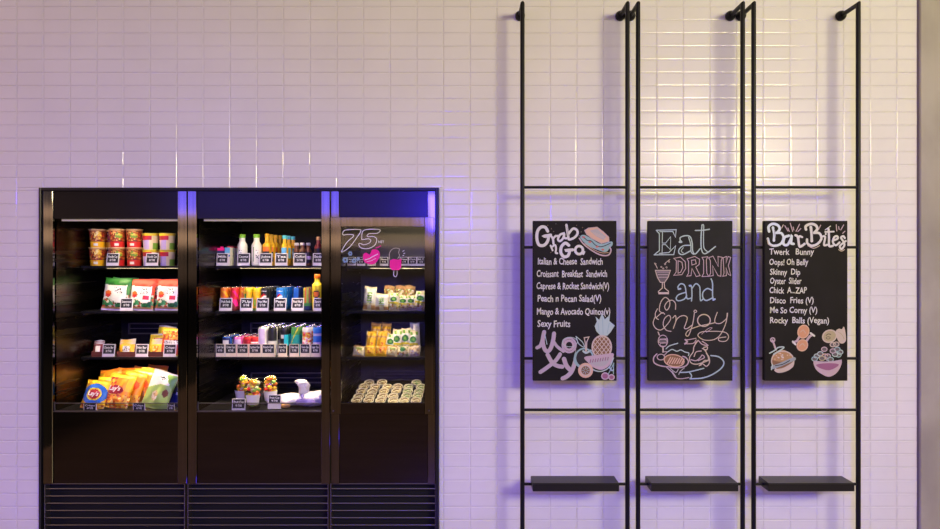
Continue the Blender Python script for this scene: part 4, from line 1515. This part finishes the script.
rows = [(227.2, 'short blue', patch(C['blue'], C['white'], .085, .11, .10, C['navy']), .138, 3, 'h1'), (238.4, 'short pink', patch(C['pink'], C['lilac'], .08, .12, .14), .138, 3, 'h2'),
        (248.2, 'short red', patch(C['red'], C['crimson'], .07, .115, .10), .138, 3, 'h3'), (255.4, 'short scarlet', patch(C['red'], C['white'], .09, .10, .16), .138, 2, 'h4'),
        (263.0, 'tall silver-lilac', patch(C['silver'], C['lilac'], .06, .19, .12, C['white']), .205, 4, 't1'), (273.0, 'tall black and white', patch(C['white'], C['black'], .11, .20, .2), .205, 4, 't2'),
        (284.4, 'tall black and cyan', lambda a, zz: C['cyan'] if (a > .03 and zz < .15 and zz > .07) else C['silver'] if (abs(a) < .07 and .12 < zz < .15) else C['black'], .205, 4, 't3'),
        (296.0, 'tall teal and yellow', lambda a, zz: C['lemon'] if abs((a + .02) * .2 * 2 - (zz - .14)) < .008 else C['leaf'] if zz > .15 else C['teal'], .205, 4, 't4'),
        (307.0, 'tall orange and red', lambda a, zz: P_CAN if .07 < zz < .17 else C['white'], .205, 3, 't5'), (317.6, 'tall blue and white', lambda a, zz: C['blue'] if (.10 < zz < .14 or zz > .16) else C['lilac'], .205, 3, 't6')]
for (px, nm, des, h, n, key) in rows:
    for k in range(n):
        y = .335 + k * .069
        can('%s can, %s in its line from the shelf edge' % (nm, ORD[k]), key, RT, h, des, (X(px, .335), y, z), GM, random.uniform(-.06, .06))
for k, (a, b) in enumerate(((80, 149), (150, 237), (238, 327), (328, 424), (425, 527), (546, 618), (634, 708), (714, 791), (794, 866))):
    px, w = 205 + (a + b) / 2 / 7.52, (b - a) / 7.52 - .25
    price_tag(px, 356.9, TY, 'price tag on the can shelf, %s from the snack case' % ORD[k], ('Soda', 'Coke', 'Cola', 'Lychee', 'Peach', 'Brew', 'Cider', 'Tonic', 'Lager')[k] + ' Can/%d THB' % (40 + 5 * k), G2, w, 12.9, (.06, .64), True, 0)

# ------------------------------------------------------------------ fruit cups and white bundles on the deck
def fruit_cup(label, px, y, rz):
    t = thing('fruit_cup', label, 'fruit cup', (X(px, y), y, DECK_Z), (0, 0, rz), 'fruit cups in the drinks case')
    t.scale = (1.16, 1.16, 1.14)
    h = .115
    m = MB()
    m.lathe([(.034, 0), (.035, .004)] + [(.035 + .020 * k / 10, .004 + (h - .004) * k / 10) for k in range(11)] + [(.058, h)], 32, CLEAR)
    m.disc(.034, 0.001, 32, CLEAR, None, False)
    obj('cup', m.mesh('cup', True), t)
    m = MB()
    m.lathe([(.0565, h + .001)] + [(.0565 * math.cos(q * PI / 2 * .92), h + .001 + .060 * math.sin(q * PI / 2 * .92)) for q in [k / 10 for k in range(11)]], 32, CLEAR)
    m.lathe([(.0560, h - .001), (.0595, h), (.0595, h + .003), (.0565, h + .003)], 32, CLEAR)
    obj('dome_lid', m.mesh('dome', True), t)
    m = MB()
    rnd = random.Random(int(px * 7))
    pal = [C['orange'], C['yellow'], C['red'], C['lemon'], C['lime'], C['orange'], C['yellow'], C['cream']]
    for k in range(46):
        zz = rnd.uniform(.016, .160)
        rr = (.031 + .017 * zz / h) if zz < h else .047 * math.sqrt(max(.05, 1 - ((zz - h) / .062) ** 2))
        a, q = rnd.uniform(0, 2 * PI), math.sqrt(rnd.uniform(.1, 1)) * (rr - .016)
        pick = rnd.choice(pal) if zz > .06 else rnd.choice([C['lemon'], C['cream'], C['lime'], C['yellow']])
        m.blob((q * math.cos(a), q * math.sin(a), zz), .014, .013, .012, pick, 10, 7, .15, k)
    obj('fruit', m.mesh('fruit', True), t)
    m = MB()
    n = 14
    for k in range(n):
        a0, a1 = -0.85 + 1.7 * k / n, -0.85 + 1.7 * (k + 1) / n
        q = []
        for (a, zz) in ((a0, .030), (a1, .030), (a1, .088), (a0, .088)):
            r = .0358 + .020 * zz / h + .0006
            q.append((r * math.sin(a), -r * math.cos(a), zz))
        m.poly(q, C['white'])
    obj('label', m.mesh('label', True), t)


fruit_cup('domed cup of cut fruit standing behind the front fruit cup', 243.8, .22, -.4)
fruit_cup('domed cup of cut fruit with white label, at the front', 253.8, .090, .2)
fruit_cup('domed cup of cut fruit behind the price tag, beside the white bundles', 270.6, .20, .3)
price_tag(238.4, 410.4, .035, 'price tag in front of the fruit cups', 'Fruit Cup/90 THB', G2, 13.6, 11.6, (.10, .72))
price_tag(274.2, 409.0, .045, 'price tag leaning before the third fruit cup', 'Fruit Cup/90 THB', G2, 13.2, 14.0, (.08, .50))
CLOTH = noisy('white_film', (.80, .77, .76), (.66, .62, .66), (30, 30, 30), (.35, .5), bump=.3)
PURP = mat('film_shade', (.24, .18, .50), .4)  # violet shadow on the white wrap, put into the colour
t = thing('wrapped_roll', 'flat white wrapped roll lying beside the third fruit cup', 'wrapped roll', (X(291, .16), .16, DECK_Z), group='white wrapped bundles on the drinks deck')
m = MB()
m.blob((0, 0, .044), .092, .06, .042, CLOTH, 36, 20, .16, 1.0)
obj('wrap', m.mesh('wrap', True), t)
m = MB(); m.blob((-.075, -.055, .018), .03, .012, .016, CLOTH, 14, 8, .3, 4.0); m.blob((-.02, -.062, .016), .035, .010, .014, C['tan'], 14, 8, .2, 2.0)
obj('loose_end', m.mesh('loose', True), t)
t = thing('wrapped_roll', 'white bundle tied in an upright knot, with painted violet shade, by the post', 'wrapped roll', (X(312, .15), .15, DECK_Z), group='white wrapped bundles on the drinks deck')
m = MB()
m.blob((0, 0, .050), .095, .062, .049, CLOTH, 28, 16, .14, 3.0)
obj('wrap', m.mesh('wrap', True), t)
m = MB()
M = Matrix.Rotation(math.radians(-28), 4, 'Y')
m.blob((-.055, -.01, .122), .034, .030, .052, CLOTH, 22, 16, .22, 5.0)
m.blob((-.060, -.022, .160), .032, .024, .026, CLOTH, 18, 12, .30, 2.0)
m.blob((-.088, -.018, .168), .022, .016, .014, CLOTH, 14, 10, .30, 4.0)
m.blob((-.030, -.015, .140), .020, .018, .026, CLOTH, 14, 10, .25, 7.0)
obj('knot', m.mesh('knot', True), t)
m = MB(); m.blob((.05, .0, .075), .045, .04, .032, CLOTH, 18, 10, .2, 1.5)
obj('fold', m.mesh('fold', True), t)
m = MB()
m.blob((-.03, -.048, .040), .070, .026, .028, PURP, 18, 10, .18, 6.0)
m.blob((-.022, -.038, .075), .012, .022, .034, PURP, 14, 10, .1, 1.0, Matrix.Rotation(math.radians(-20), 4, 'Y'))
obj('print_band', m.mesh('band', True), t)

# ------------------------------------------------------------------ case three
RZ = [Zz(SHELF_PY[i], RY) for i in range(3)]
G3 = 'price tags on the glass-door shelf'
for k, px in enumerate((351.5, 361.0, 371.5, 384.0, 404.0, 412.5, 421.0)):
    price_tag(px, 266.6, RY + .012, 'price tag behind the door glass, %s from the drinks case' % ORD[k], ('Wrap', 'Roll', 'Sub', 'Bun', 'Pita', 'Club', 'BLT')[k] + '/%d THB' % (80 + 5 * k), G3, 8.4, 9.6, (.08, .62), tilt=0)


def pale_bag(u, v):
    if v > .9 or v < .03: return C['cream']
    if v < .2: return C['tan'] if math.sin(u * 9) > -.3 else C['cream']
    if .30 < v < .75 and .3 < u < .7: return P_SCR if math.sin(v * 60) > 0 else C['lime']
    return C['white'] if v > .3 else C['cream']


def green_label(u, v):
    e = math.hypot((u - .5) / .36, (v - .60) / .13)
    if e < 1: return C['leaf'] if e > .45 or math.sin(u * 60) > 0 else C['lime']
    if v > .93: return C['cream']
    if .78 < v: return C['lime'] if math.sin(u * 11 + v * 5) > .2 else C['cream']
    if .38 < v < .46: return C['lemon']
    if v < .16: return P_BREAD
    return C['white'] if v > .4 else P_SAL


def yellow_wrap(u, v):
    if .70 < v < .78: return C['tan']
    if u < .12: return C['cream']
    if .25 < v < .5 and .3 < u < .8: return P_CHIP
    return C['yellow']


def beige_wrap(u, v):
    if v > .88 or v < .08: return C['tan']
    return P_SAL if .25 < v < .8 and .2 < u < .8 else C['cream']


GW = 'wrapped sandwiches behind the glass door'
y0 = RY + .045
bagthing('sandwich_pack', 'tall cream sandwich bag at the hinge end of the second shelf', 'sandwich pack', 'pb', 369.0, y0, RZ[1], .086, .168, .05, pale_bag, 10, 0, 3, GW, 20)
bagthing('sandwich_pack', 'wide cream sandwich bag with lime lettering beside the tall one', 'sandwich pack', 'pb2', 381.4, y0, RZ[1], .094, .118, .05, pale_bag, 10, 0, 1, GW, 21)
for k, (px, hh, ro) in enumerate(((393.6, .128, 0), (402.6, .108, 2), (410.4, .108, 3), (418.6, .140, 8))):
    bagthing('sandwich_pack', 'green-labelled sandwich on the second shelf, %s from the cream bags' % ORD[k], 'sandwich pack', 'gl%d' % k, px, y0, RZ[1], .064 if k != 3 else .075, hh, .045, green_label, 10, 0, ro, GW, 30 + k)
for k, px in enumerate((388, 399, 409)):
    bagthing('sandwich_pack', 'brown salad sandwich in the rear row of the second shelf, %s along' % ORD[k], 'sandwich pack', 'rs', px, y0 + .10, RZ[1], .075, .170, .05, lambda u, v: P_SAL if v < .85 else C['tan'], 10, 0, 3, GW, 40)
y1 = RY + .115
for k, px in enumerate((369.4, 379.8)):
    bagthing('sandwich_pack', 'upright yellow sandwich pack on the third shelf, %s from the hinge' % ORD[k], 'sandwich pack', 'yw', px, y1, RZ[2], .072, .165, .05, yellow_wrap, 12, 0, 4, GW, 50)
    bagthing('sandwich_pack', 'yellow sandwich pack behind the upright ones, %s from the hinge' % ORD[k], 'sandwich pack', 'yw2', px + 4, y1 + .09, RZ[2], .072, .215, .05, lambda u, v: yellow_wrap(u, v) if v < .86 else C['tan'], 12, 0, 4, GW, 51)
for k, (px, ro, hh) in enumerate(((387.6, 12, .150), (395.8, 3, .178), (404.6, 2, .185), (413.6, -2, .170))):
    bagthing('sandwich_pack', 'upright white green-labelled sandwich on the third shelf, %s from the yellow' % ORD[k], 'sandwich pack', 'gw%d' % k, px, y1 + .004 * k, RZ[2], .066, hh, .045, green_label, 12, 0, ro, GW, 60 + k)
bagthing('sandwich_pack', 'white sandwich in the rear row behind the fourth green-labelled one', 'sandwich pack', 'gwr', 416, y1 + .095, RZ[2], .07, .215, .045, lambda u, v: C['white'] if v < .8 else C['silver'], 12, 0, -4, GW, 66)
for k, (px, w, des, wd) in enumerate(((358.2, .082, beige_wrap, 'beige roll lying at the hinge end of the third shelf'), (369.4, .082, yellow_wrap, 'yellow roll lying at the front of the third shelf'), (381.0, .078, lambda u, v: P_CHIP if v > .3 else C['yellow'], 'orange patterned roll lying beside the yellow roll'),
                                      (390.8, .074, beige_wrap, 'beige roll lying in front of the first green-labelled sandwich'), (402.6, .084, lambda u, v: C['leaf'] if math.hypot(u - .5, v - .6) < .22 else P_SAL, 'pale roll with green label lying at the front'), (414.4, .078, lambda u, v: P_BREAD, 'bread roll in clear wrap lying near the door edge'))):
    bagthing('sandwich_pack', wd, 'sandwich pack', 'fr%d' % k, px, RY + .028, RZ[2], w, .075, .04, des, 24, 0, (4, -2, 2, 10, 0, -4)[k], GW, 70 + k)

# round tubs on a sloping rack at the bottom
SL = math.radians(16)
ty0, tz0 = .10, DECK_Z + .034


def plane_hit(px, py):
    dz = -(py - 264.5) * S / D
    # CZ + dz (D + y) = tz0 + (y - ty0) tan SL
    y = (tz0 - ty0 * math.tan(SL) - CZ - dz * D) / (dz - math.tan(SL))
    return X(px, y), y, CZ + dz * (D + y)


t = thing('display_rack', 'sloping dark rack carrying the round tubs behind the glass door', 'rack', (X(384, .2), .05, DECK_Z))
m = MB()
xa, xb = X(350, .1) - t.location.x, X(424, .1) - t.location.x
rl = .40
q = [(0.02, 0.002), (0.02 + rl, 0.002), (0.02 + rl, (rl - .03) * math.tan(SL) + .004), (0.02, .004)]
for x in (xa, xb):
    m.poly([(x, a, b) for a, b in (q if x == xb else q[::-1])], SHELFM)
for i in range(4):
    a, b = q[i], q[(i + 1) % 4]
    m.poly([(xa, a[0], a[1]), (xa, b[0], b[1]), (xb, b[0], b[1]), (xb, a[0], a[1])][::1], SHELFM)
obj('sloping_base', m, t)
TUBW = mat('tub_plastic', (.62, .56, .40), .35)
trows = [(400.4, (357, 368.5, 381, 393, 404.5, 415.5)), (396.0, (358.5, 370.2, 382, 393.7, 406.5, 417.7)), (391.3, (361, 372.6, 384, 396, 407.6, 419.4)), (386.8, (363.5, 374.6, 387, 398, 408.8, 420.5)), (382.2, (369, 382, 416.6))]
for r_, (py, xs) in enumerate(trows):
    for k, px in enumerate(xs):
        x, y, zz = plane_hit(px + random.uniform(-.5, .5), py + random.uniform(-.35, .35))
        t = thing('round_tub', 'round snack tub in the %s row from the door, %s from the hinge' % (ORD[r_], ORD[k]), 'tub', (x, y, zz), (SL + .12, 0, 0), 'round tubs on the sloping rack')

        def ft():
            mb = MB()
            mb.lathe([(.028, -.022), (.0335, 0)], 28, TUBW); mb.disc(.028, -.022, 28, TUBW, None, False)
            return mb.mesh('tub', True)

        def fr():
            mb = MB()
            mb.lathe([(.0335, -.003), (.0362, -.002), (.0362, .003), (.0325, .0035), (.0300, 0)], 28, TUBW)
            return mb.mesh('rim', True)

        def ff(mm, key):
            mb = MB()
            mb.lathe([(.0300, .000), (.025, .0012), (.019, .0034), (.013, .0036), (.0095, .0012), (.0065, .0036), (.001, .0045)], 28, lambda a, z_: mm if (.0012 < z_ < .003 or z_ > .0036) else (C['brown'] if math.sin(a * 31 + z_ * 900) > -.2 else mm))
            return mb.mesh(key, True)
        green = px > 403 and r_ > 0
        obj('tub', cached('tub', ft), t)
        obj('rim', cached('rim', fr), t)
        obj('filling', cached('fill%d' % green, lambda: ff(P_ROLLG if green else P_ROLL, 'fill')), t)

# ------------------------------------------------------------------ light of the room
def aim(o, at):
    o.rotation_euler = (Vector(at) - o.location).to_track_quat('-Z', 'Y').to_euler()
    return o


WARM, BLUE, SIDE, STRIP = ((1.0, 0.885, 0.50), 292), ((0.055, 0.035, 1.0), 51), ((1.0, 0.55, 0.40), 98), ((0.05, 0.03, 1.0), 5.5)
ROOM = [('warm_spot', (3.1 + .55 * (k // 2), -5.6, CZ + 1.5 + .55 * (k % 2)), .50, .50, WARM[0], WARM[1] / 8, (0.9 + .1 * k, 0, CZ)) for k in range(8)]
ROOM += [('blue_spot', (-0.66 + .17 * k, -5.0, CZ + .78), .24, .55, BLUE[0], BLUE[1] * (.26, .15, .13, .16, .30)[k], (-3.6 + 1.7 * k, 0, CZ - 1.1), 74) for k in range(5)]
ROOM += [('warm_side_fill', (-7.6, -2.6, CZ + 0.6), 1.6, 3.0, SIDE[0], SIDE[1], (1.0, 0, CZ)),  # warm fill added from beyond the view for the far wall
         ('blue_floor_strip', (-0.6, -0.55, 0.03), 7.0, 0.06, STRIP[0], STRIP[1], (-0.6, 0, CZ - 0.3)),
         ('blue_reflection_fill', (-2.5, -5.2, CZ + .97), 4.1, 0.42, (0.13, 0.10, 1.0), 30.0, (-2.5, 0, CZ + .97))]  # unseen blue area added for headers and posts to mirror
for nm, loc, sx_, sy_, col_, pw, at, *spr in ROOM:
    aim(lamp(nm, loc, (0, 0, 0), sx_, sy_, col_, pw, math.radians(spr[0]) if spr else PI), at)
TOP_FILL = (0.66, 0.49, 0.36)  # soft overhead fill added to the world; no ceiling is built

w = bpy.data.worlds.new('room')
scene.world = w
w.use_nodes = True
nt = w.node_tree
bg = nt.nodes['Background']
tc = nt.nodes.new('ShaderNodeTexCoord')
sx = nt.nodes.new('ShaderNodeSeparateXYZ')
nt.links.new(tc.outputs['Generated'], sx.inputs[0])
mr = nt.nodes.new('ShaderNodeMapRange')
mr.inputs['From Min'].default_value, mr.inputs['From Max'].default_value = -0.5, 0.5
nt.links.new(sx.outputs['Z'], mr.inputs['Value'])
cr = nt.nodes.new('ShaderNodeValToRGB')  # warm bands painted into the backdrop as streaks for the steel to reflect
els = [(0.0000, (0.030, 0.022, 0.016)), (0.3400, (0.030, 0.022, 0.016)), (0.4000, (0.006, 0.005, 0.005)), (0.4660, (0.006, 0.005, 0.005)), (0.4720, (0.160, 0.100, 0.070)), (0.4960, (0.240, 0.160, 0.110)), (0.5080, (0.100, 0.070, 0.055)), (0.5260, (0.160, 0.110, 0.080)), (0.5330, (1.900, 1.200, 0.740)), (0.5490, (1.800, 1.150, 0.700)), (0.5540, (0.140, 0.100, 0.080)), (0.5610, (0.140, 0.100, 0.080)), (0.5660, (1.900, 1.200, 0.780)), (0.5780, (1.700, 1.100, 0.720)), (0.5830, (0.280, 0.210, 0.200)), (0.6090, (0.160, 0.130, 0.160)), (0.6500, (0.030, 0.030, 0.050)), (0.9300, (0.030, 0.025, 0.025)), (0.97, TOP_FILL)]
mr.inputs['From Min'].default_value, mr.inputs['From Max'].default_value = -0.5, 0.55
els = [(e[0] / 1.05, e[1]) if e[0] < .9 else e for e in els]
while len(cr.color_ramp.elements) < len(els):
    cr.color_ramp.elements.new(.5)
for e, (p, col) in zip(cr.color_ramp.elements, els):
    e.position = p; e.color = (*col, 1)
nt.links.new(mr.outputs['Result'], cr.inputs['Fac'])
nt.links.new(cr.outputs['Color'], bg.inputs['Color'])
bg.inputs['Strength'].default_value = 1.0

# ------------------------------------------------------------------ camera and view
cam = bpy.data.cameras.new('camera')
cam.sensor_fit = 'HORIZONTAL'
cam.sensor_width = 36
cam.lens = 36 * D / (940 * S)
co = bpy.data.objects.new('camera', cam)
COL.objects.link(co)
co.location = (0, -D, CZ)
co.rotation_euler = (PI / 2, 0, 0)
scene.camera = co
vs = scene.view_settings
vs.view_transform = 'Standard'
vs.look = 'None'
vs.gamma = 1
vs.use_curve_mapping = False
vs.exposure = -0.07
